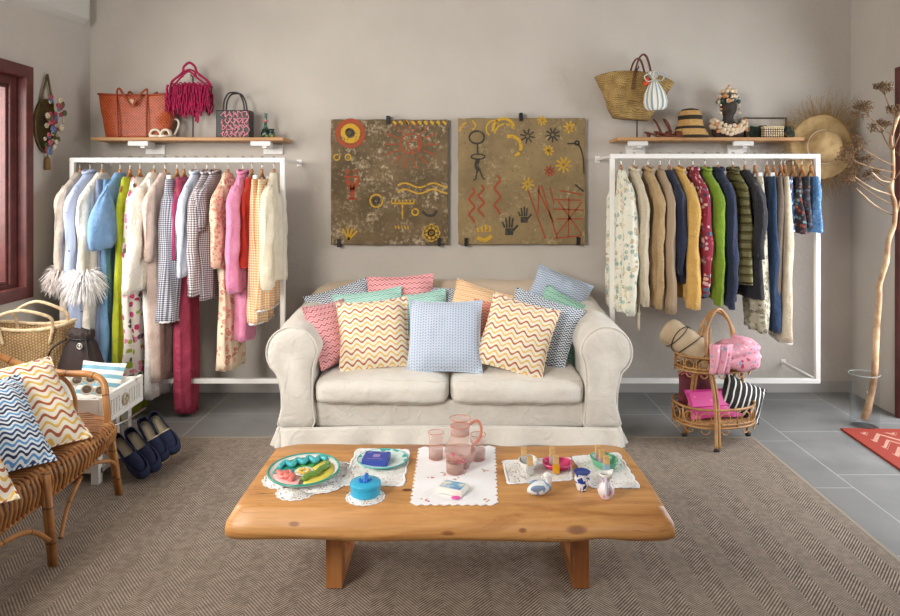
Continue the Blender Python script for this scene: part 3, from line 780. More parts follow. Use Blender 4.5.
R_=[
 dict(px=621,name='paisley_blouse',label='white blouse with teal and brown paisley, leftmost on the right rack',cat='blouse',py=314,m=tealf,th=.046,sleeve=(.86,None),sr=(.055,.065),seed=3),
 dict(px=634,name='cream_shirt',label='cream beige shirt with a long cuffed sleeve',cat='shirt',py=300,m=plain('oat_cotton','cbbfa8','beb198'),sleeve=(.80,None),collar=plain('oat_cotton','c','c'),sr=(.05,.06)),
 dict(px=648,name='tan_jacket',label='tan jacket between the cream shirt and the ribbed beige one',cat='jacket',py=306,m=plain('tan_cotton','b59a72','a78b63'),sleeve=(.82,None),collar=plain('tan_cotton','c','c')),
 dict(px=660,name='knit_cardigan',label='ribbed pinkish beige cardigan beside the narrow navy jumper',cat='cardigan',py=314,m=mat('beige_rib_knit',knit_f,.9,.5,.003),sleeve=(.84,None)),
 dict(px=669,name='navy_jumper',label='narrow navy jumper left of the mustard shirt',cat='jumper',py=284,m=plain('navy_knit','1f2740','191f36'),sleeve=(.6,None)),
 dict(px=679,name='mustard_shirt',label='mustard yellow linen shirt with a drooping sleeve',cat='shirt',py=300,m=plain('mustard_linen','d2a95f','c59b50'),sleeve=(.82,None),th=.046,collar=plain('mustard_linen','c','c'),sr=(.055,.08)),
 dict(px=693,name='floral_shirt',label='crimson shirt with pale and blue flowers',cat='shirt',py=296,m=crfl,sleeve=(.74,None),collar=crfl),
 dict(px=705,name='green_shirt',label='lime green linen shirt right of the crimson floral one',cat='shirt',py=299,m=plain('lime_linen','7c9a24','6c891b'),sleeve=(.80,None),collar=plain('lime_linen','c','c')),
 dict(px=718,name='navy_shirt',label='dark navy blue shirt between green shirt and olive padded vest',cat='shirt',py=302,m=plain('ink_navy','222d4a','1b2540'),sleeve=(.82,None),collar=plain('ink_navy','c','c')),
 dict(px=733,name='padded_vest',label='olive green padded sleeveless vest',cat='vest',py=286,m=puf,collar=puf,hw=.2,th=.044),
 dict(px=745,name='dark_sweater',label='dark charcoal sweater right behind the padded vest',cat='sweater',py=300,m=plain('charcoal_knit','2a2a30','232328'),sleeve=(.5,None)),
 dict(px=755,name='paisley_trousers',label='beige and olive paisley wide trousers',cat='trousers',py=334,m=olp,kind='skirt',hw=.15,hem=.18,clipm=CLIP),
 dict(px=767,name='navy_trousers',label='deep blue trousers between the paisley and the cream trousers',cat='trousers',py=334,m=plain('deep_blue','1f3a5c','19314f'),kind='skirt',hw=.15,hem=.15,clipm=CLIP),
 dict(px=774,name='khaki_trousers',label='grey brown trousers close behind the cream trousers',cat='trousers',py=330,m=plain('grey_brown','75685a','6a5d50'),kind='skirt',hw=.15,hem=.14),
 dict(px=781,name='cream_trousers',label='cream long trousers, last long piece on the right rack',cat='trousers',py=345,m=plain('cream_twill','d6c9b2','c9bba2'),kind='skirt',hw=.15,hem=.17,trim=lace),
 dict(px=785,name='floral_shorts',label='blue and white floral shorts, first of the short hanging pieces',cat='shorts',py=232,m=blf,kind='skirt',hw=.13,hem=.14,th=.028),
 dict(px=793,name='geometric_shorts',label='dark shorts with rust and teal geometric print',cat='shorts',py=234,m=geo,kind='skirt',hw=.13,hem=.15,th=.028),
 dict(px=802,name='dark_print_shorts',label='dark grey printed shorts between geometric and light blue shorts',cat='shorts',py=228,m=drk,kind='skirt',hw=.13,hem=.13,th=.026),
 dict(px=811,name='blue_shorts',label='light blue shorts, rightmost piece on the right rack',cat='shorts',py=234,m=dnm,kind='skirt',hw=.13,hem=.15,th=.028),
]
for d in R_:
    o=garment(group=None,**d)
    hanger((d['px']-VX)*YR/F,'wooden hanger carrying the '+o['label'].split(',')[0],'x',.165 if d.get('kind','top')=='top' else .14,R(4 if d['px']<750 else -8))
for o in list(bpy.data.objects):
    if o.get('group')=='x' : del o['group']
    if o.get('category')=='hanger':
        if 'group' in o: del o['group']
        ws=o['label'].split(); o['label']=' '.join(ws[:15])
bl=thing('fabric_belt','pale beige fabric belt hanging loose from the cream beige shirt','belt',((633-VX)*YR/F-.012,4.40,.60))
mb=MB(); P=spl([(0,0,.0),(.004,.0,.02),(.002,0,.2),(-.003,.006,.45),(.004,.02,.72)],6)
mb.tube(P,lambda t:.030-.012*t,10,flat=.22); build('belt_strap',mb,MATS['oat_cotton'],bl)
mb=MB().box(-.008,.008,-.034,.034,.10,.112); build('belt_seam',mb,MATS['oat_cotton'],bl,False)
# ------------------------------------------------------------------ painted panels
OCH=mat('ochre_paint',lambda P:P.mix(P.noise(40,detail=4).ss(.54,.7),(196,154,50),(120,98,58)),.9)
RDP=mat('rust_paint',lambda P:P.mix(P.noise(40,detail=4).ss(.52,.7),(158,74,46),(112,84,60)),.9)
BKP=mat('dark_paint',lambda P:P.mix(P.noise(40,detail=4).ss(.5,.7),(58,54,46),(84,76,62)),.9)
def pan(name,a,b,c,sp):
    def f(P):
        n=P.noise(2.6,detail=6,rough=.65); s_=P.noise(34,detail=4,rough=.7); x=P.mix(n.ss(.3,.7),a,b)
        x=P.mix((s_*.6+P.noise(7,detail=5,rough=.6)*.5).ss(sp-.02,sp+.20),x,c); x=P.mix(s_.ss(.3,.42),P.mix(.45,x,(58,50,40)),x)
        return x, s_+n
    return mat(name,f,.95,.5,.004)
def panel(label,x0,x1,z0,z1,base,draw,clips,cx0):
    o=thing('painted_panel',label,'painting',((x0+x1)/2,5.03,z0)); yf=4.998
    mb=MB(); P=[]; n=24
    for (ax,az,bx,bz) in ((x0,z0,x1,z0),(x1,z0,x1,z1),(x1,z1,x0,z1),(x0,z1,x0,z0)):
        for i in range(n):
            t=i/n; jx=MN.noise(V((t*9,ax*3,az)))*.006; P.append((ax+(bx-ax)*t+jx,az+(bz-az)*t+jx))
    mx=(x0+x1)/2; mz=(z0+z1)/2
    rows=[[(mx+(a-mx)*q,y,mz+(b-mz)*q) for a,b in P] for y,q in ((5.032,.995),(5.028,1),(yf+.004,1),(yf,.992))]
    mb.loft(rows)
    N=(0,-1,0)
    def W(cx,cy): return at(320+cx/3.214,110+cy/3.214,yf)
    def st(pts,w,m=1,k=5,closed=False):
        mb.m=m; p=[W(*q) for q in pts]; mb.ribbon(spl(p,k,closed) if k>1 else p,w*5.0/F/3.214*1.0,N,.0015); mb.m=0
    def circ(x,y,r,w,m=1,ry=None): st([(x+r*cos(TAU*i/18),y+(ry or r)*sin(TAU*i/18)) for i in range(19)],w,m,2)
    def star(x,y,r,w,m,n=8):
        for i in range(n):
            a=TAU*i/n+.2; st([(x+r*.2*cos(a),y+r*.2*sin(a)),(x+r*cos(a),y+r*sin(a))],w,m,1)
    draw(st,circ,star)
    build('panel_board',mb,[base,OCH,RDP,BKP],o,False,world=True)
    for px,py,up in clips:
        c=at(px,py,5.0); m=MB().box(c.x-.012,c.x+.012,4.985,5.048,c.z-.03,c.z+.03); build('clip',m,mat('black_metal',(22,22,24),.5,metal=.3),o,False,world=True)
def d1(st,circ,star):
    circ(98,75,40,16,2); circ(98,75,24,18,1); circ(95,72,10,8,3); circ(54,152,9,4); circ(90,152,9,4)
    for k in range(9): st([(70+k*1,0)]*2 if 0 else [(235+k*20,36),(245+k*20,46)],8,1,1)
    circ(88,198,5,6,2); circ(116,198,5,6,2)
    st([(78,215),(128,215)],8,2,1); st([(84,222),(92,240),(100,262)],12,2); st([(126,222),(116,240),(106,262)],12,2); st([(104,225),(104,285)],14,2); st([(90,286),(122,286)],6,2,1)
    circ(292,108,34,6,2,32); circ(300,112,18,5,2)
    for i in range(14):
        a=TAU*i/14; st([(292+44*cos(a),110+44*sin(a)),(292+66*cos(a+.1),110+60*sin(a)),(292+88*cos(a),110+80*sin(a))],4,2,3)
    for dy in (0,22): st([(250+i*16,242+dy*.9-7*sin(i*1.1)) for i in range(11)],5,1,3)
    circ(181,292,20,5); circ(181,292,9,7,3)
    st([(230,300),(302,300)],6,1,1)
    for k in range(7): st([(230+k*12,300),(230+k*12,288)],4,1,1)
    st([(265,302),(265,350)],5,1,1); circ(306,328,10,5); 
    for k in range(5): st([(242+k*10,372),(244+k*10,382)],4,1,1)
    st([(330,325),(345,338),(365,338),(375,322)],9,3)
    for i in range(8): a=TAU*i/8; circ(358+18*cos(a),395+18*sin(a),9,4)
    circ(358,395,9,5); 
    for i in range(4): st([(92,418),(72+i*16,372+abs(i-1)*8)],6,1,1)
def d2(st,circ,star):
    circ(504,88,24,6,3,20); st([(506,108),(507,142)],5,3,1); circ(508,150,22,5,3,8); st([(508,158),(503,180),(512,196)],14,3); st([(505,195),(500,222),(492,224)],5,3); st([(514,195),(524,220),(530,220)],5,3)
    st([(470,40),(455,52),(450,66)],5); st([(490,34),(500,50),(490,64)],5)
    for (x,y,r,a0,w) in ((590,62,34,-3.3,9),(612,118,34,-1.9,11),(560,60,26,2.2,5)): st([(x+r*cos(a0+i*.3),y+r*sin(a0+i*.3)) for i in range(11)],w)
    st([(560,75),(575,52),(600,45),(625,60)],5)
    star(667,84,24,5,3); star(748,80,24,5,3,9); star(735,130,17,6,1); star(783,176,26,6,1,9); star(738,196,18,6,2); star(802,56,20,6,1); star(714,34,16,5,1); star(667,238,22,5,1)
    for x,y0,y1 in ((488,250,362),(518,242,344),(570,210,336)): st([(x+9*sin(i*1.6),y0+(y1-y0)*i/9) for i in range(10)],7,2,4)
    def hand(x,y,s):
        st([(x,y-8*s),(x,y+14*s)],26*s,3,3)
        for i,(dx,l) in enumerate(((-18,-28),(-9,-42),(1,-46),(10,-40))): st([(x+dx*.8*s,y-10*s),(x+dx*1.2*s,y+l*s)],6*s,3,2)
        st([(x+12*s,y),(x+28*s,y-18*s)],7*s,3,2)
    hand(608,388,1); hand(656,350,.85)
    for k in range(4): st([(505+k*14,368+abs(k-2)*5),(510+k*12,392)],7,1,2)
    st([(505,410),(530,418),(552,404)],12,1)
    for a in (((668,258),(725,415)),((704,242),(700,330)),((712,242),(762,412)),((738,248),(752,300)),((752,288),(838,290)),((750,318),(846,322)),((760,350),(846,350)),((752,412),(842,404)),((800,280),(798,408)),((765,292),(842,402)),((842,295),(760,402)),((768,258),(845,272)),((700,255),(750,360))): st(a,4.5,2,1)
    st([(795,108),(830,112),(845,150),(848,205)],5,3); circ(826,106,6,6,3); st([(820,240),(848,262)],6,3,2)
panel('weathered dark stone panel with painted round red sun, above the sofa left',-.926,-.066,1.098,2.018,pan('dark_stone',(124,104,76),(84,70,50),(204,186,154),.57),d1,[(388,120,1),(339,243,0),(439,242,0)],0)
panel('tan stone panel with painted crescents, stars and hand prints, above the sofa right',.008,.944,1.100,2.028,pan('tan_stone',(152,130,92),(122,104,74),(190,172,136),.60),d2,[(521,117,1),(466,242,0),(578,241,0)],0)


# ------------------------------------------------------------------ shelf objects
SZ=1.8725
BLACKM=mat('black_metal',(22,22,24),.5,metal=.3)
def X5(px,Y=4.9): return (px-VX)*Y/F
def bagbody(w0,w1,h,d0,d1,n=20,sag=0,arch=0,wv=.004,sd=1,thick=.004):
    # open bag: superellipse sections from base up, inner wall down again
    rows=[]; N=48
    def sec(t,ins=0):
        a=(w0+(w1-w0)*t)/2-ins; b=(d0+(d1-d0)*t)/2-ins; row=[]
        for k in range(N):
            q=TAU*k/N; x=a*sp(cos(q),.6); y=b*sp(sin(q),.6)
            z=h*t+(arch*(abs(x)/a)**2-sag*(1-(x/a)**2))*t
            row.append((x+wv*MN.noise(V((x*9,y*9,t*4+sd))),y+wv*2*MN.noise(V((x*9+3,y*9,t*4+sd))),z))
        return row
    m=MB(); rows=[sec(i/n) for i in range(n+1)]+[sec(1-i/6*.9,thick) for i in range(7)]
    m.loft(rows); return m
# orange woven tote
def tote_f(P):
    u,v=P.uv(); a=(u*1+v)/.022; b=(u-v)/.022; h=((a.frac()-.5).abs().lt(.24))*((b.frac()-.5).abs().lt(.24)); n=P.noise(30)
    return P.mix(h,P.mix(n.ss(.3,.7),(168,62,26),(136,46,18)),(210,112,40)), h*-1
o=thing('tote_bag','large burnt orange woven leather tote on the left shelf end','bag',(X5(137),4.925,SZ))
build('bag_body',bagbody(.45,.56,.318,.13,.17,sag=.015),mat('orange_weave',tote_f,.45,.6,.004),o)
ORL=mat('orange_leather',(150,62,32),.45)
m=MB(); m.tube([(.28*sp(cos(TAU*i/48),.6)*1.0,.087*sp(sin(TAU*i/48),.6),.302+.015*(abs(.28*sp(cos(TAU*i/48),.6))/.28)**2*1.0) for i in range(48)],.007,6,closed=True); build('rim',m,ORL,o)
for y in (-.092,.07):
    m=MB(); m.tube(spl([(-.10,y,.0),(-.105,y-.004,.15),(-.11,y-.004,.31),(-.085,y-.02,.345),(-.03,y-.035,.27),(.01,y-.035,.22),(.05,y-.035,.28),(.10,y-.01,.34),(.105,y-.004,.31),(.10,y-.004,.15),(.10,y,0)],6),.009,8,flat=.5); build('handle',m,ORL,o)
m=MB().lathe([(0,0),(.022,0),(.022,.004),(0,.004)],16); m.xf(Matrix.Translation((0,-.105,.25))@Matrix.Rotation(R(90),4,'X')); build('medallion',m,mat('medallion_pale',(222,180,150),.5),o)
# sandals
def sandal(label,px,Y,rz,c,c2,hl=0,grp=None,base=SZ,name='sandal'):
    o=thing(name,label,'shoe',(X5(px,Y),Y,base),(0,0,R(rz)),grp)
    pts=[(-.028,-.105),(0,-.118),(.028,-.105),(.038,-.06),(.034,0),(.026,.06),(.026,.1),(0,.118),(-.026,.1),(-.026,.06),(-.034,0),(-.038,-.06)]
    P=spl([(a,b,0) for a,b in pts],4,closed=True)
    m=MB(); m.loft([[(p.x*q,p.y*q,z+hl*sm(-.02,.12,p.y)) for p in P] for z,q in ((0,.96),(.004,1),(.014,1),(.017,.95))]); build('sole',m,c,o)
    if hl: build('heel',MB().lathe([(.008,0),(.012,.02),(.02,hl)],12,(0,.085,0)),c,o)
    m=MB(); m.tube(spl([(-.038,-.05,.010),(-.026,-.05,.046),(0,-.052,.058),(.026,-.05,.046),(.038,-.05,.010)],5),.022,8,flat=.4); build('toe_strap',m,c2,o)
    m=MB(); m.tube(spl([(-.030,.0,.02+hl*.7),(-.050,.02,.085+hl*.7),(-.036,.04,.128+hl*.8),(0,.05,.142+hl*.8),(.036,.04,.128+hl*.8),(.050,.02,.085+hl*.7),(.030,.0,.02+hl*.7)],6),.008,8); build('ankle_strap',m,c2,o)
    return o
IV=mat('ivory_leather',(226,216,196),.5); BR=mat('brown_leather',(98,48,28),.45)
sandal('ivory strappy sandal, left one of the pair before the orange tote',157,4.90,12,IV,IV,grp=None)
sandal('ivory strappy sandal, right one of the pair before the orange tote',170.5,4.90,-12,IV,IV)
# magenta tassel bag on a stand
def stand(label,px,Y,h,kw=None):
    o=thing('display_stand',label,'display stand',(X5(px,Y),Y,SZ))
    m=MB(); m.tube([(0,0,.006),(0,0,h)],.0045,8); m.tube(spl([(0,0,h),(0,-.01,h+.008),(0,-.035,h+.004),(0,-.04,h+.02)],4),.004,6); build('pole',m,BLACKM,o)
    build('base_plate',MB().box(-.05,.05,-.045,.045,0,.006),BLACKM,o,False,bevel=.001)
    return o
stand('thin black metal stand holding up the magenta tassel bag',193,4.92,.44)
MG=mat('magenta_yarn',lambda P:(P.mix(P.noise(50).ss(.3,.7),(178,24,82),(140,14,62)),P.noise(90)),.85,.5,.003)
o=thing('tassel_bag','magenta crochet bag with rows of tassels hanging on the black stand','bag',(X5(190.5),4.88,SZ+.165))
m=MB(); P=[(-.13,0,.215),(-.12,0,.245),(-.05,-.004,.30),(-.04,0,.345),(0,0,.375),(.04,0,.345),(.06,-.004,.30),(.14,0,.235),(.15,0,.20)]
m.tube(spl(P,5),.009,8); m.tube(spl([(-.12,0,.20),(-.06,0,.27),(0,-.01,.31),(.05,0,.27),(.14,0,.20)],5),.007,8); m.tube(spl([(-.05,0,.27),(-.035,0,.31),(0,0,.325),(.035,0,.31),(.05,0,.27)],5),.007,8)
for i in range(9): x=-.12+i*.031; m.tube([(x+.012*cos(a),-.012,.215+.016*sin(a)) for a in [TAU*k/10 for k in range(10)]],.005,6,closed=True)
build('handle',m,MG,o)
m=MB(); r=random.Random(5)
m.ball((0,0,.13),.15,.045,.10,20,12)
build('bag_body',m,MG,o)
m=MB()
for j in range(3):
    for i in range(40):
        for s in (-1,1):
            x=-.155+.31*i/39+r.uniform(-.008,.008); z=.21-.055*j; y=s*(.052-.02*(x/.15)**2)+r.uniform(-.01,.01)
            L=r.uniform(.09,.13)*(1-.2*(abs(x)/.15)**2)
            if j==2: L*=.95
            m.tube(spl([(x,y*.8,z),(x+r.uniform(-.01,.01),y*1.15,z-L*.4),(x+r.uniform(-.014,.014),y,z-L)],3),lambda t:.0055-.002*t,5)
for i in range(8): x=.075+r.uniform(-.012,.012); m.tube([(x,-.04,.06),(x+r.uniform(-.01,.01),-.045,-.055+r.uniform(-.01,.01))],.005,5)
build('tassels',m,MG,o)
# black bag with pink squiggle
o=thing('handbag','small black handbag with pink squiggle embroidery and upright handles','bag',(X5(235),4.9,SZ))
BKL=mat('black_leather',(24,22,24),.45)
mb=MB(); mb.box(-.122,.122,-.05,.05,0,.198)
sq=mat('pink_bead',(226,142,156),.5)
build('bag_body',mb,BKL,o,True,bevel=.008)
m=MB(); r=random.Random(3)
for j in range(4):
    y=-.054; z=.026+.048*j; P=[]
    for i in range(20):
        x=-.082+.19*i/19; P.append((x+.012*sin(i*2.1+j),y,z+.02*sin(i*1.75+j*1.3)))
    m.tube(spl(P,4),.0030,6)
for i in range(5): x=-.06+i*.04; m.tube(spl([(x,-.054,.02),(x+.02,-.054,.06),(x-.015,-.054,.10),(x+.015,-.054,.14),(x,-.054,.18)],5),.0030,6)
build('squiggle_trim',m,sq,o)
for y in (-.03,.03):
    m=MB(); m.tube(spl([(-.072,y,.19),(-.068,y,.26),(-.04,y,.315),(0,y,.325),(.04,y,.315),(.068,y,.26),(.078,y,.19)],6),.006,8); build('handle',m,BKL,o)
# bottle vase and pot
o=thing('bottle_vase','slim dark glazed bottle with a beaded neck at the right shelf end','vase',(X5(266.5),4.88,SZ))
GZ=mat('dark_glaze',lambda P:P.ramp(P.noise(28,detail=1),[(.35,(24,40,34)),(.5,(60,104,92)),(.62,(190,160,60)),(.7,(40,30,28))],True),.25)
build('vase_body',MB().lathe([(.026,0),(.032,.008),(.035,.035),(.026,.06),(.012,.08),(.008,.13),(.011,.165),(.013,.175)],24),GZ,o)
m=MB(); 
for k in range(9): m.ball((.012*cos(k*.8),.012*sin(k*.8)-.004,.12+.004*sin(k)),.006,n=8,m=5)
build('bead_ring',m,mat('pink_bead2',(200,110,120),.4),o)
o=build('small_pot',MB().lathe([(.016,0),(.022,.01),(.024,.035),(.018,.05),(.022,.062),(.018,.06),(.012,.04)],20),GZ); o.location=(X5(273.5),4.85,SZ); tag(o,'tiny dark patterned pot standing right of the slim bottle','pot')
# straw basket, tilted on its stand
stand('thin black metal stand holding up the straw basket with leather handles',637,4.94,.50)
def straw_f(P):
    u,v=P.uv(); a=(v/.014+(P.noise(9,detail=3)-.5)*5); k=(a.frac()-.5).abs(); b=((u/.012)+a.floor()*.5).tri(); n=P.noise(18,detail=4)
    return P.mix((k*.9+b*.5+n*1.1-.55).ss(0,.9),(196,162,100),(118,92,50)), b*.6-k*2
STR=mat('straw_plait',straw_f,.85,.8,.004)
o=thing('straw_basket','large tapered straw basket with brown leather handles on the black stand','basket',(X5(630),4.89,SZ+.135),(0,R(5),0))
build('basket_body',bagbody(.25,.57,.28,.12,.17,sag=-.055,arch=.0,wv=.012,sd=4,thick=.006),STR,o)
for y in (-.10,.05):
    m=MB(); m.tube(spl([(-.03,y,.20),(-.025,y-.004,.30),(.0,y+.02,.41),(.03,y+.03,.455),(.06,y+.03,.44),(.085,y+.01,.36),(.10,y-.002,.26),(.102,y,.20)],6),.010,8,flat=.7); build('handle',m,BR,o)
o=thing('drawstring_pouch','striped blue and white drawstring pouch hanging from the straw basket','pouch',(X5(655,4.77),4.75,SZ+.185),(0,R(-4),0))
PST=stripes('pouch_stripe',['e9e4d6','8fa3ad','e9e4d6','d9d2bf','7f96a5','e9e4d6'],.05)
m=MB(); rows=[]
for t,a,b in ((0,.055,.012),(.02,.075,.025),(.06,.082,.034),(.12,.07,.032),(.18,.04,.026),(.205,.018,.015),(.215,.014,.012),(.235,.03,.022),(.26,.045,.03)):
    rows.append([(a*cos(TAU*k/36)*(1+.05*sin(k*1.3)),b*sin(TAU*k/36)+.006*sin(k*1.5)*sm(.02,.2,t),t+(.012*sin(k*1.7) if t>.25 else 0)) for k in range(36)])
m.loft(rows); build('pouch_body',m,PST,o)
m=MB(); 
for s in (-1,1): m.tube(spl([(0,-.02,.215),(s*.035,-.025,.25),(s*.07,-.02,.235),(s*.05,-.025,.20),(0,-.02,.21)],5),.009,6,flat=.4)
build('bow',m,PST,o)
m=MB()
for k in range(7): m.ball((-.055+.012*cos(k*1.4),-.01,.20+.018*sin(k*2)),.013,n=8,m=5)
build('orange_pompon',m,mat('orange_wool',(206,76,40),.9),o)
#, hat
sandal('brown heeled sandal, left one beside the striped hat',661,4.87,70,BR,BR,.05).scale=(1,1,.72)
sandal('brown heeled sandal, right one beside the striped hat',671,4.84,78,BR,BR,.05).scale=(1,1,.72)
def hat_f(P):
    x,y,z=P.obj(); q=((z+.003)/.066).frac(); n=P.noise(60); b=(z/.006).tri()
    return P.mix(q.lt(.3),P.mix(n.ss(.3,.7),(208,166,104),(186,144,86)),(48,40,28)), b
o=thing('straw_hat','tan bucket straw hat with three dark stripes on the right shelf','hat',(X5(690),4.9,SZ))
m=MB(); m.lathe([(.145,.0),(.142,.006),(.115,.055),(.094,.10),(.086,.15),(.08,.185),(.06,.205),(.025,.212),(0,.213)],40,sx=.92); build('hat_shell',m,mat('striped_straw',hat_f,.85,.6,.003),o,solid=.003)
build('hat_band',MB().lathe([(.089,.145),(.091,.15),(.0885,.16),(.087,.16)],40,sx=.92),mat('dark_band',(48,40,28),.9),o)
# bust with shell crown and necklace
def head_bust():
    o=thing('display_bust','dark clay bust of head and shoulders between the hat and the tray','bust',(X5(729.5),4.93,SZ))
    m=MB(); N=28; rows=[]
    for z,a,b,yo in ((0,.100,.062,0),(.02,.112,.066,0),(.06,.122,.066,0),(.085,.108,.062,0),(.105,.070,.052,0),(.12,.045,.042,-.002),(.14,.034,.036,-.004),(.165,.035,.038,-.008),(.18,.045,.052,-.016),(.195,.052,.062,-.014),(.215,.057,.068,-.010),(.245,.060,.070,-.006),(.275,.056,.066,-.002),(.30,.042,.050,0),(.315,.02,.025,0)):
        row=[]
        for k in range(N):
            q=TAU*k/N; x=a*cos(q); y=b*sin(q)+yo
            fr=max(0,-sin(q))**8                     # face relief
            if .19<z<.26: y-=fr*.012*(1 if z<.225 else .6)
            if .23<z<.25: y+=max(0,-sin(q))**2*.004*(1 if .3<abs(cos(q))<.7 else 0)
            row.append((x,y,z))
        rows.append(row)
    m.loft(rows); build('bust_body',m,mat('dark_clay',lambda P:(P.mix(P.noise(30).ss(.3,.7),(74,64,58),(52,45,42)),P.noise(40)),.85,.4,.003),o,sub=1)
head_bust()
SHL=[mat('shell_pale',(226,206,178),.5),mat('shell_peach',(206,150,104),.5),mat('shell_teal',(40,70,66),.4)]
def shells(name,label,cat,pts,base,parts):
    o=thing(name,label,cat,base)
    r=random.Random(len(pts)); 
    for i,(p,s_,mi) in enumerate(pts):
        m=MB(); rows=[]; n=14
        for t,q in ((0,.15),(.15,.7),(.4,1),(.7,.8),(1,.12)):
            rows.append([(q*cos(TAU*k/n)*(1+.12*cos(k*pi)),q*.7*sin(TAU*k/n),t*1.4-.5) for k in range(n)])
        m.loft(rows); M=Matrix.Translation(V(p)-V(base))@Euler((r.uniform(-1,1),r.uniform(-1,1),r.uniform(0,6))).to_matrix().to_4x4()@Matrix.Diagonal((s_,s_,s_,1)); m.xf(M)
        build('shell',m,SHL[mi],o)
    return o
bx=X5(729.5); r=random.Random(8); P=[]
for i in range(60):
    a=R(360*i/60*2.0)+r.uniform(-.1,.1); lay=i%3; z=SZ+.262+.036*lay; q=.066-.010*lay
    P.append(((bx+q*1.0*cos(a),4.925+(q+.008)*sin(a),z),.021,[0,1,0,2][r.randint(0,3)] if lay<2 else 0))
for k in range(5): P.append(((bx+(k-2)*.018,4.90,SZ+.335+.012*(2-abs(k-2))),.018,k%2))
P.append(((bx,4.90,SZ+.375),.015,1))
for s in (-1,1):
    for k in range(3): P.append(((bx+s*(.066),4.89,SZ+.235-.028*k),.013,1 if k%2 else 0))
o=shells('shell_headdress','headdress of pale and teal sea shells worn by the dark bust','headdress',P,(bx,4.925,SZ+.24),0)
P=[]
for i in range(39):
    a=R(180+180*i/38); lay=i%3; rr=.128; P.append(((bx+rr*cos(a)*.95,4.928+.082*sin(a),SZ+.028+.026*lay+r.uniform(-.010,.010)+.045*abs(cos(a))**2),.023,0 if r.random()<.75 else 1))
o=shells('shell_necklace','thick necklace of pale sea shells around the dark bust shoulders','necklace',P,(bx,4.925,SZ+.02),0)
# tray standing on edge with dark clutches and cowrie pouch
o=thing('framed_tray','pale framed tray standing on edge behind the green clutches','tray',(X5(772),5.0,SZ),(R(-4),0,0))
m=MB(); ring2=[(-.155,.155,0,.010),(-.155,.155,.150,.160),(-.155,-.147,0,.16),(.147,.155,0,.16)]
for a,b,c,d in ring2: m.box(a,b,-.012,.012,c,d)
build('tray_rim',m,mat('dark_wood_rim',(62,44,32),.5),o,False); build('tray_panel',MB().box(-.147,.147,.0,.008,.01,.15),mat('pearl_panel',lambda P:P.mix(P.noise(14).ss(.3,.7),(206,196,182),(180,168,154)),.5),o,False)
DG=mat('dark_green_velvet',lambda P:(P.mix(P.noise(30).ss(.3,.7),(26,46,36),(38,60,48)),P.noise(60)),.8,.4,.003)
for px,Y,h,lb in ((755,4.93,.085,'dark green velvet pouch, left one touching the shell necklace'),(764,4.95,.092,'dark green velvet pouch, second from the bust'),(776,4.95,.084,'dark green velvet pouch behind the cowrie purse'),(789,4.92,.090,'dark green velvet pouch, rightmost before the tray')):
    o=thing('velvet_pouch',lb,'pouch',(X5(px,Y),Y,SZ)); m=MB(); rows=[]
    for t,a,b in ((0,.036,.016),(.2,.040,.022),(.6,.038,.02),(.85,.030,.013),(1,.036,.010)): rows.append([(a*sp(cos(TAU*k/20),.8)+.004*sin(k),b*sp(sin(TAU*k/20),.8),t*h+.006*sin(k*1.1+px)*(t>.5)) for k in range(20)])
    m.loft(rows); build('pouch_body',m,DG,o); build('pouch_flap',MB().box(-.026,.026,-.022,-.017,h*.45,h*.85),DG,o,False,bevel=.003)
def cow_f(P):
    u,v=P.uv(); d=((u/.016).tri())*((v/.016).tri()); return P.mix(d.gt(.3),(84,62,44),(226,206,160)), d
o=thing('cowrie_purse','small cream and brown beaded box purse in front of the green pouches','purse',(X5(772.5,4.85),4.85,SZ))
build('purse_body',MB().box(-.072,.072,-.025,.025,0,.078),mat('cowrie_beads',cow_f,.5,.8,.004),o,True,bevel=.006)
build('purse_rim',MB().box(-.073,.073,-.026,.026,.070,.079),mat('cream_rim',(214,196,150),.6),o,True,bevel=.002)

# ------------------------------------------------------------------ oval wall ornament, left wall
o=thing('oval_wall_ornament','oval brass plaque with a spray of dried flowers on the left wall','wall ornament',(-2.69,4.62,1.62))
BRS=mat('aged_brass',lambda P:P.mix(P.noise(20).ss(.3,.7),(116,100,56),(86,74,42)),.4,metal=.5)
def O(px,py): 
    Y=F*(-2.70)/(px-VX); return V((-2.70,Y,EYE-(py-VY)*Y/F))
c=O(47.5,126); ry=.125; rz=.18
m=MB(); m.lathe([(0,0),(1,0),(1,.08),(.93,.10),(.9,.05),(0,.05)],40); m.xf(Matrix.Translation((XL+.002,c.y,c.z))@Matrix.Rotation(R(90),4,'Y')@Matrix.Diagonal((rz,ry,.18,1))); build('plaque',m,BRS,o,world=True)
m=MB(); t=V((XL+.02,c.y,c.z+.34))
for s in (-1,1): m.tube([(XL+.015,c.y+s*ry*.55,c.z+rz*.8),t],.008,6)
build('hanging_strap',m,BRS,o,world=True)
m=MB(); m.tube([(XL+.02,c.y,c.z-rz),(XL+.02,c.y,c.z-rz-.03)],.004,6); m.lathe([(.006,0),(.016,-.02),(.018,-.09),(.0,-.09)],12,(XL+.02,c.y,c.z-rz-.02)); build('tassel',m,mat('gold_tassel',(128,94,50),.8),o,world=True)
FC=[mat('dried_rose',(166,74,88),.8),mat('dried_cream',(200,186,160),.8),mat('dried_blue',(92,104,134),.8),mat('dried_green',(84,96,62),.8)]
r=random.Random(4)
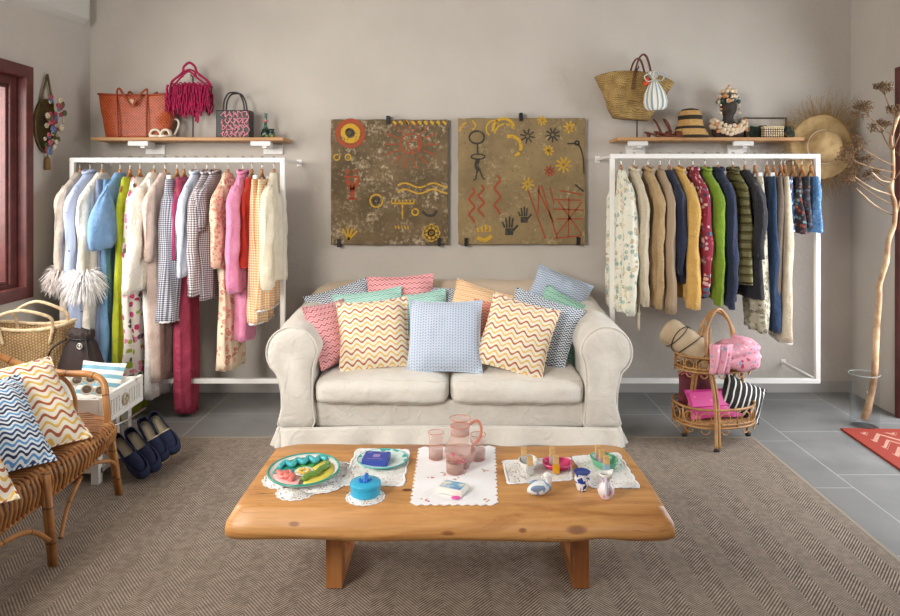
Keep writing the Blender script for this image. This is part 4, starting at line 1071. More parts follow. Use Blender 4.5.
for i in range(46):
    t=i/45; z=c.z+.19-.36*t; y=c.y+r.uniform(-.085,.085)*(.5+sin(pi*t)*.6)+.02*sin(t*5); s_=r.uniform(.013,.026)
    m=MB(); cc=V((XL+.045+r.uniform(0,.045),y,z))
    for k in range(6): a=TAU*k/6; m.ball(cc+V((0,cos(a)*s_*.6,sin(a)*s_*.6)),s_*.45,n=7,m=4)
    m.ball(cc+V((s_*.4,0,0)),s_*.4,n=7,m=4)
    build('dried_flower',m,FC[[0,0,1,2,1,3,0][i%7] if t<.5 else [1,1,0,2,3,1][i%6]],o,world=True)
# ------------------------------------------------------------------ straw hat with frayed brim, back wall right
def ray_f(P):
    n=P.noise(14,detail=4); x,y,z=P.obj(); rr=(x*x+z*z).sqrt(); return P.mix(n.ss(.3,.7),(196,166,118),(164,134,88)), (rr/.006).tri()
HATM=mat('pale_straw',ray_f,.9,.6,.003)
c=at(822,147,4.90)
o=thing('straw_hat','wide brimmed straw hat with long frayed edge hanging in the corner on the right rack','hat',tuple(c))
m=MB(); rows=[]
prof=[(.228,.0),(.224,.004),(.18,-.004),(.125,.0),(.112,-.02),(.108,-.07),(.09,-.10),(.05,-.115),(0,-.118)]
for rr,y in prof: rows.append([(rr*cos(TAU*k/48),y+.012*sin(TAU*k/48*3)*(rr>.15),rr*sin(TAU*k/48)*(1.05)) for k in range(48)])
m.grid(rows,closed=True); build('hat_shell',m,HATM,o,solid=.003)
m=MB(); m.tube([(.113*cos(TAU*k/30),-.022,.118*sin(TAU*k/30)) for k in range(30)],.006,6,closed=True); build('hat_band',m,IV,o)
m=MB(); r=random.Random(9)
for i in range(620):
    a=r.uniform(0,TAU); L=r.uniform(.05,.15)*(1+.6*max(0,cos(a-.6))); d=V((cos(a),0,sin(a)*1.05)); p0=d*.218+V((0,-.002+.012*sin(a*3),0))
    p1=p0+d*L*.5+V((r.uniform(-.02,.02),r.uniform(-.03,.03),r.uniform(-.01,.02))); p2=p0+d*L+V((r.uniform(-.04,.04),r.uniform(-.05,.03),r.uniform(-.05,.02)))
    p1.y=min(p1.y,.12); p2.y=min(p2.y,.12); p1.x=min(p1.x,2.88-c.x); p2.x=min(p2.x,2.88-c.x)
    m.tube([p0,p1,p2],[.0016,.0012,.0006],3)
build('frayed_fringe',m,mat('raffia_fringe',(170,138,92),.9),o)
# ------------------------------------------------------------------ rattan bench
def rattan_f(P):
    n=P.noise(10,detail=4); u,v=P.uv(); j=(v/.14).frac(); return P.mix(j.lt(.05),P.mix(n.ss(.3,.7),(196,142,84),(164,108,58)),(110,70,38)), n
RAT=mat('rattan_cane',rattan_f,.4,.2,.002,coat=.1)
RAT3=mat('seat_cane',lambda P:P.mix(P.noise(14,detail=4).ss(.3,.7),(190,134,78),(146,94,50)),.38,coat=.1)
RAT2=mat('light_cane',lambda P:P.mix(P.noise(14,detail=4).ss(.3,.7),(188,142,88),(150,104,58)),.4)
bn=thing('rattan_bench','curved rattan bench with bent cane apron at the left edge','bench',(-1.95,2.6,0))
# seat outline: front edge along x=-1.66, rounded at the far end, back at x=-2.28
YF=3.36
def seat_edge(t):    # t 0..1 from near front, round the far corner, to near back
    P=[(-1.62,1.75),(-1.66,2.2),(-1.655,2.7),(-1.63,3.05),(-1.67,3.27),(-1.80,3.37),(-2.0,3.40),(-2.18,3.36),(-2.27,3.22),(-2.30,2.8),(-2.30,2.2),(-2.30,1.75)]
    return P
E_=spl([(a,b,0) for a,b in seat_edge(0)],10)
m=MB(); m.tube([p+V((0,0,.372)) for p in E_],.016,8); m.tube([p+V((0,0,.255+.05*sm(2.7,3.3,p.y))) for p in E_],.010,8); build('seat_rim',m,RAT,bn,world=True)
m=MB(); n=0; Y=1.78
fr=[p for p in E_ if p.x>-1.95]
while Y<3.38:
    xs=[p.x for p in fr if abs(p.y-Y)<.05] or [-1.75]; xf=max(xs) if Y<3.25 else -1.68-(Y-3.25)*1.1
    zl=.258+.05*sm(2.7,3.3,Y); j=rnd.uniform(-.003,.003)
    P=[(xf+.006,Y+.012,zl),(xf+.022,Y+.008,zl+.06),(xf+.020,Y+j,.36),(xf-.0,Y+j,.392),(xf-.05,Y+j,.392),(-2.0,Y+j,.386),(-2.27,Y+j,.390)]
    m.tube(spl(P,4),.0072,6); n+=1; Y+=.0265
build('woven_seat',m,RAT3,bn,world=True)
m=MB(); Y=2.0
for k in range(5): m.tube([(-1.75-.11*k,1.78,.378),(-1.75-.11*k,3.3,.378)],.006,6)
build('seat_binding',m,RAT,bn,world=True)
for (x,y,x2,y2) in ((-1.66,3.26,-1.645,3.33),(-1.62,2.69,-1.595,2.70),(-2.27,3.22,-2.30,3.28),(-2.30,2.4,-2.33,2.38)):
    m=MB(); m.tube([(x,y,.385),(x2,y2,0.006)],[.013,.012],10)
    m.tube([(x-.02,y,.385),(x2-.016,y2,0.006)],[.011,.010],8)
    build('leg',m,RAT,bn,world=True)
m=MB(); m.tube(spl([(-1.64,3.30,.10),(-1.64,3.25,.20),(-1.655,3.1,.255),(-1.66,2.95,.27)],6),.009,8); m.tube(spl([(-1.59,2.66,.13),(-1.60,2.55,.22),(-1.62,2.4,.245),(-1.63,2.2,.25)],6),.010,8); m.tube(spl([(-1.59,2.73,.10),(-1.60,2.80,.2),(-1.63,2.95,.255)],6),.009,8)
m.tube(spl([(-1.64,3.30,.12),(-1.72,3.36,.2),(-1.85,3.39,.26)],6),.009,8); build('brace',m,RAT,bn,world=True)
m=MB(); P=[(-1.66,3.24,.38),(-1.675,3.25,.50),(-1.70,3.27,.58),(-1.77,3.28,.612),(-1.90,3.29,.615),(-2.08,3.30,.64),(-2.24,3.22,.74),(-2.31,3.0,.80),(-2.33,2.6,.82),(-2.33,1.8,.82)]
m.tube(spl(P,8),.016,10); build('arm_and_back_rail',m,RAT,bn,world=True)
m=MB(); m.tube(spl([(-1.86,3.32,.38),(-1.86,3.31,.50),(-1.90,3.30,.58),(-1.96,3.30,.59),(-2.02,3.31,.5),(-2.02,3.32,.38)],7),.010,8); build('arm_loop',m,RAT2,bn,world=True)
m=MB(); Y=1.8
while Y<3.2:
    m.tube(spl([(-2.29,Y,.38),(-2.335,Y,.60),(-2.33,Y+.02,.81)],4),.007,6); Y+=.07
build('back_canes',m,RAT,bn,world=True)
BG='cushions on the rattan bench'
M_yb2=waves('ochre_brown_wave_turned','f4ebd9',['e6bb58','b05e36'],.0335,.074,.012,.40)
M_bw=waves('blue_wave_printed','eaf0f5',['2b4a78','5b9bd0','1f2f52'],.0195,.05,.007,.5)
def leanM(x,z):
    x=V(x).normalized(); z=V(z); z=(z-x*z.dot(x)).normalized(); return Matrix((x,z.cross(x),z)).transposed()
C('ochre and brown wave cushion at the far end of the bench',M_yb2,0,0,0,.46,.46,seed=31,t=.17,group=None,cen=(-1.875,2.90,.565),Mx=leanM((.507,.862,0),(-.60,.355,.66)))
C('blue wavy cushion in the middle on the rattan bench',M_bw,0,0,0,.43,.42,seed=32,t=.17,group=None,cen=(-1.845,2.64,.570),Mx=leanM((.48,.875,-.04),(-.58,.30,.70)))
C('ochre and brown wave cushion cut by the left photo edge on the bench',M_yb2,0,0,0,.43,.42,seed=33,t=.17,group=None,cen=(-1.80,2.34,.555),Mx=leanM((.50,.86,-.04),(-.55,.32,.70)))
# ------------------------------------------------------------------ white stand, drawer crate and what is on them
def dist_f(P): 
    n=P.noise(16,detail=5,rough=.7); return P.mix(n.ss(.58,.68),(232,230,224),(176,168,156)), n
DW=mat('distressed_white_wood',dist_f,.7,.3,.003)
st=thing('side_table','low white table with thin legs under the drawer crate and basket','table',(-2.2,3.75,0))
build('table_top',MB().box(-2.68,-1.79,3.42,3.81,.300,.325).box(-2.68,-2.02,3.81,4.14,.300,.325),DW,st,False,world=True,bevel=.003)
for x,y in ((-1.83,3.46),(-1.83,3.77),(-2.64,3.46),(-2.64,4.10),(-2.06,4.10)): build('leg',MB().box(x-.02,x+.02,y-.02,y+.02,0,.30),DW,st,False,world=True,bevel=.002)
build('lower_shelf',MB().box(-2.66,-1.81,3.46,3.79,.06,.085),DW,st,False,world=True)
m=MB(); m.tube([(-1.79,3.44,.285),(-1.74,3.6,.285),(-1.74,3.8,.285)],.006,6); build('wire_rail',m,STEEL,st,world=True)
dr=thing('drawer_crate','distressed white wooden drawer with carved front and ring pull','crate',(-2.1,3.57,.326))
z0,z1=.327,.472
build('front_panel',MB().box(-1.775,-1.750,3.37,3.80,z0,z1),DW,dr,False,world=True,bevel=.004)
m=MB()
for k in range(13):
    y=3.42+.33*k/12
    if abs(y-3.585)>.03: m.box(-1.752,-1.744,y-.006,y+.006,z0+.035,z1-.035)
m.box(-1.752,-1.746,3.40,3.77,z0+.02,z0+.03); m.box(-1.752,-1.746,3.40,3.77,z1-.03,z1-.02); build('carved_moulding',m,DW,dr,False,world=True)
m=MB(); m.tube([(-1.742,3.585+.026*cos(a),.40+.028*sin(a)) for a in [TAU*k/20 for k in range(20)]],.006,6,closed=True); m.ball((-1.742,3.585,.40),.010); build('ring_pull',m,mat('aged_pull',(196,184,160),.5,metal=.3),dr,world=True)
for nm,b in (('side_panel',(-2.42,-1.775,3.37,3.388,z0,z1-.01)),('side_panel',(-2.42,-1.775,3.782,3.80,z0,z1-.01)),('back_panel',(-2.44,-2.42,3.37,3.80,z0,z1-.01)),('bottom_panel',(-2.42,-1.775,3.388,3.782,z0,z0+.012))): build(nm,MB().box(*b),DW,dr,False,world=True,bevel=.002)
# striped pouch leaning in the drawer
BS=stripes('aqua_stripe',['f2efe8','f2efe8','7fb0c2','7fb0c2'],.044,'v')
o=thing('striped_pouch','flat aqua and white striped pouch leaning upright in the white drawer','pouch',(-1.93,3.66,.345),Euler((R(-24),0,R(14))).copy()[:] )
m=pillow(.225,.20,.035,5,14); m.xf(Matrix.Translation((0,0,.13))@Matrix.Rotation(R(8),4,'Y')); build('pouch_body',m,BS,o)
m=MB(); m.tube([(-.095,0,.222),(.095,0,.205)],.004,6); build('zip',m,IV,o)
# books/navy box and sunglasses
o=build('navy_case',MB().box(-.09,.09,-.05,.05,0,.09),mat('navy_case',(40,50,70),.6),None,True,bevel=.01); o.location=(-2.16,3.52,.34); o.rotation_euler=(0,0,R(20)); tag(o,'dark navy case inside the white drawer behind the sunglasses','case')
o=build('woven_case',MB().box(-.10,.10,-.06,.06,0,.13),mat('pattern_case',lambda P:P.ramp(P.vor(30)[1][0],[(0,(40,110,120)),(.4,(220,170,60)),(.7,(40,60,90))],True),.7),None,True,bevel=.01); o.location=(-2.27,3.66,.34); tag(o,'small colourful patterned case below the dark brown drawstring bag','case')
def sung(label,loc,rot,sc=1):
    o=thing('sunglasses',label,'sunglasses',loc,rot); o.scale=(.85,.85,.85)
    m=MB()
    for s in (-1,1):
        m.tube(spl([(s*.036+.030*cos(a),0,.026*sin(a)) for a in [TAU*k/12 for k in range(12)]],2,closed=True),.0050,6,closed=True,flat=1.2)
    m.tube([(-.008,0,.008),(.008,0,.008)],.006,6); build('frame_front',m,mat('ivory_acetate',(222,210,190),.3),o)
    m=MB()
    for s in (-1,1): m.lathe([(0,-.001),(.027,-.001),(.027,.001),(0,.001)],18,(s*.036,0,0))
    m.xf(Matrix.Identity(4)); 
    m2=MB()
    for s in (-1,1): m2.v+=[V((s*.036+.028*cos(TAU*k/20),0,.024*sin(TAU*k/20))) for k in range(20)]; m2.face(range(len(m2.v)-20,len(m2.v)))
    build('lens',m2,mat('dark_lens',(122,108,94),.1),o,solid=.002)
    m=MB()
    for s in (-1,1): m.tube(spl([(s*.068,0,.010),(s*.070,.05,.012),(s*.066,.12,.0),(s*.064,.14,-.02)],4),.004,6)
    build('temple_arms',m,MATS['ivory_acetate'],o)
sung('ivory framed sunglasses, upper pair resting in the white drawer',(-1.90,3.47,.535),(R(-20),0,R(28)))
sung('ivory framed sunglasses, lower pair at the drawer edge',(-1.83,3.43,.492),(R(-15),R(10),R(18)))
# big straw tote with looped handles
def seag_f(P):
    u,v=P.uv(); a=(u/.016).frac(); row=(v/.018); b=((v/.018)+(u/.016).floor()*.5).frac(); n=P.noise(14,detail=4); h=((a-.5).abs()*-2+1)*((b-.5).abs()*-2+1)
    return P.mix((h*1.3+n*.8-.35).ss(0,.9),(146,114,74),(202,170,124)), h
SG=mat('seagrass_weave',seag_f,.85,.9,.005)
o=thing('straw_tote','large woven straw tote with pale rope handles behind the rattan bench','basket',(-2.46,3.965,.326),(0,0,R(6)))
build('basket_body',bagbody(.38,.42,.375,.17,.20,arch=.03,wv=.010,sd=7,thick=.01),SG,o)
PR=mat('pale_rope',lambda P:P.mix(P.noise(40).ss(.3,.7),(226,204,168),(198,172,134)),.8)
m=MB(); m.tube([(.21*sp(cos(TAU*i/40),.6),.10*sp(sin(TAU*i/40),.6),.375+.03*(abs(sp(cos(TAU*i/40),.6)))**2) for i in range(40)],.011,8,closed=True); build('rim',m,PR,o)
for y,dz in ((-.10,0),(.09,.02)):
    m=MB(); m.tube(spl([(-.12,y,.30),(-.14,y-.01,.40),(-.13,y-.04,.46),(0,y-.065,.50+dz),(.14,y-.04,.46),(.15,y-.01,.40),(.13,y,.30)],7),.0095,8); build('handle',m,PR,o)
# brown drawstring backpack
DB=mat('dark_brown_suede',lambda P:(P.mix(P.noise(8,detail=4).ss(.3,.7),(52,34,30),(36,24,22)),P.noise(30)),.75,.3,.003)
o=thing('drawstring_bag','dark brown drawstring bag between the straw tote and the hanging clothes','bag',(-2.15,3.90,.326),(0,0,R(-10)))
o.scale=(1,1,1.12)
m=MB(); rows=[]
for t,a,b in ((0,.135,.07),(.06,.150,.085),(.15,.135,.08),(.25,.105,.06),(.31,.085,.045),(.335,.065,.035),(.36,.075,.04),(.385,.070,.036)): rows.append([((a*sp(cos(TAU*k/40),.8))*(1+.04*sin(k*1.7)*(t>.2)),b*sp(sin(TAU*k/40),.8)+.005*sin(k*2.1),t*.86+.01*sin(k*1.2)*(t>.35)) for k in range(40)])
m.loft(rows); build('bag_body',m,DB,o)
m=MB(); m.tube([(.070*cos(TAU*k/20),.038*sin(TAU*k/20),.288) for k in range(20)],.006,6,closed=True); m.tube(spl([(-.07,-.03,.29),(-.13,-.08,.24),(-.16,-.09,.12),(-.15,-.08,.0)],6),.005,6); m.tube(spl([(.06,-.04,.29),(.11,-.08,.2),(.13,-.09,.06)],6),.005,6); build('drawstring',m,BLACKM,o)
m=MB(); m.tube([(.035+.016*cos(TAU*k/16),-.060,.262+.013*sin(TAU*k/16)) for k in range(16)],.0035,6,closed=True); m.ball((.035,-.060,.262),.008,.003,.007); build('logo_badge',m,mat('silver_badge',(210,206,200),.3,metal=.6),o)
# ------------------------------------------------------------------ espadrilles leaning on the table foot
NVY=mat('navy_canvas',lambda P:(P.mix(P.noise(20).ss(.3,.7),(30,40,74),(22,30,60)),P.noise(200)),.85,.3,.002)
CRI=mat('cream_insole',(216,200,170),.8); JUT=mat('jute_sole',lambda P:(P.mix(P.noise(60).ss(.3,.7),(196,172,130),(160,134,96)),P.noise(120)),.9,.5,.003)
def shoe(label,loc,rot,upper,trim):
    o=thing('espadrille',label,'shoe',loc,rot,None)
    pts=[(0,-.13),(.028,-.122),(.044,-.09),(.046,-.05),(.038,.0),(.032,.06),(.031,.10),(.022,.124),(0,.130)]
    pts+=[(-a,b) for a,b in pts[-2:0:-1]]; P=spl([(a,b,0) for a,b in pts],4,closed=True)
    m=MB(); m.loft([[(p.x*q,p.y*q,z) for p in P] for z,q in ((0,.95),(.004,1),(.016,1),(.018,.97))]); build('sole',m,JUT if trim is not None else upper,o)
    m=MB(); m.loft([[(p.x*.9,p.y*.93,z) for p in P] for z in (.018,.021)]); build('insole',m,CRI,o)
    # upper: side walls all round, closing over the toe
    m=MB(); rows=[]
    for k,(q,h) in enumerate(((1,.014),(1.02,.03),(.97,.045),(.84,.052),(.80,.054))):
        row=[]
        for p in P:
            toe=sm(.0,-.05,p.y) if False else max(0,min(1,(-p.y-.005)/.05))
            hh=h+.006*toe+.012*sm(.06,.13,p.y)*(k>1); qq=q if k<3 else q
            row.append((p.x*qq,p.y*(1-(1-qq)*.45),hh))
        rows.append(row)
    m.grid(rows,closed=True)
    # vamp over the toe
    v=[]; n=10
    for i in range(n+1):
        t=i/n; y=-.128+.108*t; a=max(.004,.046*sqrt(max(0,1-((y+.055)/.077)**2)) if y<-.055 else .046-.004*(y+.055)/.035); row=[]
        for k in range(11):
            s_=-1+2*k/10; row.append((s_*a*.98,y+(.022*s_*s_ if i==n else .022*s_*s_*t),.020+.040*(1-abs(s_)**2.4)*min(1,.35+t*1.3)+.012))
        v.append(row)
    m.grid(v); build('upper',m,upper,o,solid=.003)
    e=MB(); e.tube([v[-1][k] for k in range(11)],.004,6); e.tube([(p.x*.80,p.y*.93,.056+.012*sm(.06,.13,p.y)) for p in P if p.y>-.015],.004,6) if False else None
    build('binding',e,trim or upper,o)
    return o
def lean(px,py0,px1,py1,zlow,label,upper,trim,Y0,Y1,roll):
    # toe (low) and heel (high) points
    a=at(px1,py1,Y1); b=at(px,py0,Y0); a.z=max(a.z,.03); d=(b-a).normalized()          # toe -> heel = +y
    nrm=V((.35,-.75,.55)); z=(nrm-d*nrm.dot(d)).normalized(); x=d.cross(z).normalized()
    M=Matrix((x,d,z)).transposed(); c=a+d*.135
    o=shoe(label,c,M.to_euler()[:],upper,trim); o.scale=(.95,1.12,1.05); return o
lean(112,436,146,479,.0,'plain navy espadrille, leftmost of the four shoes',NVY,None,3.62,3.50,0)
lean(127,431,157,470,.0,'plain navy espadrille, second of the four shoes',NVY,None,3.68,3.54,0)
lean(143,425,165,461,.0,'navy espadrille with cream piping, third of the four shoes',NVY,CRI,3.76,3.62,0)
lean(154,420,176,454,.0,'navy espadrille with cream piping, rightmost of the four shoes',NVY,CRI,3.80,3.66,0)
# low rail the shoes lean against
# ------------------------------------------------------------------ rattan trolley
ct=thing('rattan_trolley','two tier rattan trolley with arched handles on small wheels','trolley',(1.56,4.12,0))
Ls=[V((1.375,4.12,.03)),V((1.475,3.87,.03)),V((1.765,4.13,.03)),V((1.655,4.38,.03))]
ap=V((1.56,4.10,.80))
def arch(a,b,nm):
    m=MB(); mid=(a+b)/2
    def L(p,t): return p.lerp(ap.lerp(p,.36),t)
    P=[a,a.lerp(V((a.x*.55+ap.x*.45,a.y*.55+ap.y*.45,.62)),.5),V((a.x*.55+ap.x*.45,a.y*.55+ap.y*.45,.62)),V((a.x*.40+ap.x*.60,a.y*.40+ap.y*.60,.74)),ap,V((b.x*.40+ap.x*.60,b.y*.40+ap.y*.60,.74)),V((b.x*.55+ap.x*.45,b.y*.55+ap.y*.45,.62)),b.lerp(V((b.x*.55+ap.x*.45,b.y*.55+ap.y*.45,.62)),.5),b]
    m.tube(spl(P,8),.0085,8)
    m.tube([p+V((.022,.0,-.006)) for p in spl(P[:3],8)],.0075,8)
    build(nm,m,RAT2,ct,world=True)
for P_ in ([Ls[0],at(690,400,4.12),at(697,350,4.12),at(702,325,4.12),at(714,311,4.12),at(728,320,4.13),at(737,345,4.13),at(743,385,4.14),Ls[2]],
           [Ls[1],at(714.5,400,3.93),at(707,355,3.97),at(707,328,4.0),at(718,309,4.04),at(730,324,4.09),at(733,350,4.14),at(733,390,4.22),Ls[3]]):
    m=MB(); m.tube(spl(P_,8),.0095,8); m.tube([p+V((.020,.004,-.004)) for p in spl(P_[:4],8)],.0075,8); build('arched_frame',m,RAT2,ct,world=True)
for p in Ls:
    m=MB(); m.lathe([(0,-.006),(.016,-.006),(.018,0),(.016,.006),(0,.006)],16); m.xf(Matrix.Translation((p.x,p.y,.018))@Matrix.Rotation(R(90),4,'X')); build('wheel',m,mat('dark_wheel',(40,34,30),.6),ct,world=True)
def tier(z,rx,ry,h,cx,cy,rot):
    def E(a,k=1): 
        x,y=rx*k*sp(cos(a),.85),ry*k*sp(sin(a),.85); return V((cx+x*cos(rot)-y*sin(rot),cy+x*sin(rot)+y*cos(rot),0))
    m=MB()
    for zz,r_ in ((z,.0065),(z+h,.0075),(z+.02,.005)): m.tube([E(TAU*k/48)+V((0,0,zz)) for k in range(48)],r_,7,closed=True)
    t=build('tier_rim',m,RAT2,ct,world=True)
    m=MB(); n=26
    for k in range(n):
        a=TAU*k/n; c=E(a)
        if k%2==0: m.tube([c+V((0,0,z)),c+V((0,0,z+h))],.0045,6)
        else:
            c2=E(TAU*(k+.9)/n); d=(E(a+.01)-c).normalized(); rr=h*.32
            m.tube([c+d*cos(q)*rr+V((0,0,z+h/2+rr*sin(q))) for q in [TAU*i/12 for i in range(12)]],.004,5,closed=True)
            m.tube([c+d*cos(q)*rr*.7+V((0,0,z-.012+rr*.7*sin(q))) for q in [pi+pi*i/8 for i in range(9)]],.004,5)
    build('scroll_gallery',m,RAT2,ct,world=True)
    m=MB(); rows=[[E(TAU*k/40,q)+V((0,0,zz)) for k in range(40)] for zz,q in ((z-.004,.98),(z+.004,.98))]
    m.loft(rows); build('tier_tray',m,mat('tray_cane',lambda P:(P.mix(P.noise(20).ss(.3,.7),(176,132,84),(150,108,64)),P.obj()[0]._m('MULTIPLY',300).sin()),.6,.4,.003),ct,world=True)
tier(.44,.220,.160,.085,1.535,4.10,R(12)); tier(.125,.238,.185,.105,1.545,4.11,R(12))
# goods on the trolley
KH=mat('khaki_canvas',lambda P:(P.mix(P.noise(8,detail=4).ss(.3,.7),(190,170,142),(172,150,122)),cloth_bump(P)),.9,.4,.005)
o=thing('rolled_blanket','rolled beige blanket tied with thin dark cord on the upper trolley tier','blanket',(1.38,4.12,.45))
m=MB(); a=at(664,328,4.18); b=at(716,362,4.02); rows=[]; d=(b-a).normalized(); q1=d.orthogonal().normalized(); q2=d.cross(q1)
for i in range(25):
    t=i/24; c=a.lerp(b,t); rr=.082*(.55 if i in(0,24) else .9 if i in(1,23) else 1)*(1-.03*sin(t*25)); rows.append([c+(q1*cos(TAU*k/30)+q2*sin(TAU*k/30))*(rr+.006*MN.noise(V((cos(TAU*k/30)*2,sin(TAU*k/30)*2,t*7)))) for k in range(30)])
m.loft(rows); build('blanket_roll',m,KH,o,world=True)
m=MB()
for t,ph in ((.25,0),(.5,.6),(.72,-.5),(.35,2.5)):
    m.tube([a.lerp(b,t+.10*sin(TAU*k/30+ph))+(q1*cos(TAU*k/30)+q2*sin(TAU*k/30))*.086 for k in range(30)],.0025,5,closed=True)
build('cord',m,BLACKM,o,world=True)
PCm=floral('pink_printed_cloth','e6a3b4',['d97f9c','8fa9c9','c24f66','f0c6cf'],34,.33)
o=thing('folded_cloth','folded pink printed cloth heaped over the upper trolley tier','cloth',(1.64,4.03,.45))
m=MB(); rows=[]
for j in range(13):
    t=j/12; rr=[.80,.95,1,1.02,1.0,1.04,1.0,.97,1.0,.92,.8,.55,.1][j]; z=.455+.16*t
    rows.append([(1.625+.155*rr*sp(cos(TAU*k/40),.8)+.012*MN.noise(V((k*.3,j*.5,1))),4.03+.115*rr*sp(sin(TAU*k/40),.8)+.02*MN.noise(V((k*.25,j*.6,5))),z+.03*cos(TAU*k/40)*t+.018*MN.noise(V((cos(TAU*k/40)*2,sin(TAU*k/40)*2,j*.3)))) for k in range(40)])
m.loft(rows); build('cloth_fold',m,PCm,o,world=True)
m=MB(); rows=[]
for j in range(10):
    t=j/9; rows.append([(1.455+.10*(k/11)+.03*(1-t)*(k/11)+.006*sin(k*1.9),3.92-.012*sin(t*3)+.010*sin(k*1.3+t*2),.61-.17*t-.03*(1-k/11)*t*0) for k in range(12)])
m.grid(rows); build('hanging_corner',m,PCm,o,world=True,solid=.006)
MGB=mat('magenta_leather',lambda P:P.mix(P.vor(14,P.tex('Object'))[0].lt(.14),(206,66,142),(226,120,130)),.45)
o=thing('clutch_bag','shiny magenta pink flat clutch on the lower trolley tier','bag',(1.55,4.04,.135),(R(-32),0,R(10)))
m=pillow(.34,.18,.05,3,14); m.xf(Matrix.Translation((0,0,.10))); build('bag_body',m,MGB,o)
m=MB().box(-.155,.155,-.031,-.024,.075,.165); build('bag_flap',m,MGB,o,False,bevel=.004)
BUR=mat('burgundy_velvet',lambda P:(P.mix(P.noise(20).ss(.3,.7),(124,44,56),(92,30,42)),P.noise(50)),.7,.4,.004)
o=thing('ruffled_pouch','burgundy pouch with a frilled pink edge at the back of the lower tier','pouch',(1.47,4.20,.135),(R(-8),R(6),R(6)))
m=pillow(.24,.22,.07,8,14); m.xf(Matrix.Translation((0,0,.12))); build('pouch_body',m,BUR,o)
m=MB(); m.tube([(-.11+.22*i/40,.012*sin(i*1.4),.222+.012*sin(i*2.1)) for i in range(41)],.008,6); build('frill',m,mat('pink_frill',(196,110,120),.8),o)
BWS=stripes('black_white_stripe',['1e1e20','1e1e20','1e1e20','e8e4dc'],.036,'u')
o=thing('striped_bag','black and white striped soft bag slanting at the right of the lower tier','bag',(1.70,4.10,.145),(R(-14),R(24),R(8)))
m=pillow(.30,.22,.09,9,16); m.xf(Matrix.Translation((-.01,0,.10))); build('bag_body',m,BWS,o)
# ------------------------------------------------------------------ glass cylinder with dry branch
GL=mat('clear_glass',(70,80,80),.03,av=.09)
vc=at(868,428,4.28); vc=V((vc.x,4.32,0)); 
o=thing('glass_vase','tall clear glass cylinder standing on the tiles in the right corner','vase',tuple(vc))
m=MB().lathe([(.078,.0),(.085,.004),(.085,.31),(.089,.335),(.085,.335),(.081,.31),(.081,.012),(0,.012)],36); build('glass_body',m,GL,o)
for nm_,z_,r_ in (('rim',.335,.0873),('foot',.004,.083)): build(nm_,MB().tube([(r_*cos(TAU*k/40),r_*sin(TAU*k/40),z_) for k in range(40)],.0022,6,closed=True),mat('glass_edge',(190,204,204),.1,av=.55),o)  # pale rings added as painted highlights along the glass rim and foot
BRK=mat('dry_branch',lambda P:(P.mix(P.noise(9,detail=5).ss(.35,.65),(206,176,138),(140,104,74)),P.noise(30)),.8,.5,.004)
o=thing('dry_branch','tall pale dried stalk with brown seed heads standing in the glass vase','branch',(vc.x,vc.y,.013))
BP=[(864,419),(867,405),(872,378),(875,350),(877,335),(881,300),(881,285),(886,262),(887,240),(892,225),(894,205),(892,190),(895,172),(894,150),(891,138),(896,118),(903,95),(908,70)]
P=[at(a,b,4.33-.0*i) for i,(a,b) in enumerate(BP)]
for i,p in enumerate(P): p.y=4.33-.02*sin(i*.9)
P[0].z=max(.03,P[0].z)
m=MB(); SPp=spl(P,5); NB=len(SPp)
m.tube(SPp,lambda t:(.021-.013*t)*(1+.16*max(0,sin(t*34))**6),10); build('stalk',m,BRK,o,world=True)
UM=mat('brown_umbel',lambda P:P.mix(P.noise(30).ss(.3,.7),(128,98,66),(96,70,46)),.9)
r=random.Random(12)
def umbel(c,rad,n,frm,dirv):
    s=MB(); s.tube(spl([frm,(V(frm)+V(c))/2+V((0,0,-.01)),c],5),.004,6)
    c=V(c); d0=V(dirv).normalized()
    for i in range(n):
        a=r.uniform(0,TAU); q=r.uniform(.1,1.15); ax=d0.orthogonal().normalized(); d=(d0*cos(q)+(ax*cos(a)+d0.cross(ax)*sin(a))*sin(q)).normalized()
        e=c+d*rad*r.uniform(.8,1.05); s.tube([c,(c+e)/2+V((0,0,.004)),e],.0014,4)
        for k in range(10):
            f=e+V((r.uniform(-1,1),r.uniform(-1,1),r.uniform(-.4,1)))*.024; s.tube([e,f],.0010,3); s.ball(f,.0045,n=5,m=3)
    build('seed_head',s,UM,o,world=True)
for (px,py,fx,fy,rad,n) in ((885,95,895,118,.07,16),(868,115,892,135,.08,18),(882,133,892,150,.075,16),(862,148,893,165,.07,14),(895,118,892,138,.06,12),(852,160,892,172,.07,14),(874,178,893,190,.05,10),(905,118,893,150,.07,12),(856,182,893,205,.06,10),(905,160,894,180,.05,10),(868,165,892,180,.05,10)):
    f=at(fx,fy,4.33); c=at(px,py,4.30+r.uniform(-.08,.06)); umbel(c,rad,n,f,(c-f)+V((0,0,.05)))
m=MB(); 
for (a,b,c_,d_) in ((856,188,892,215),(872,172,890,182),(852,175,892,195),(900,200,893,225)): m.tube(spl([at(c_,d_,4.33),at((a+c_)/2,(b+d_)/2+3,4.32),at(a,b,4.30)],4),[.004]*8+[.003],6)
build('side_twigs',m,BRK,o,world=True)
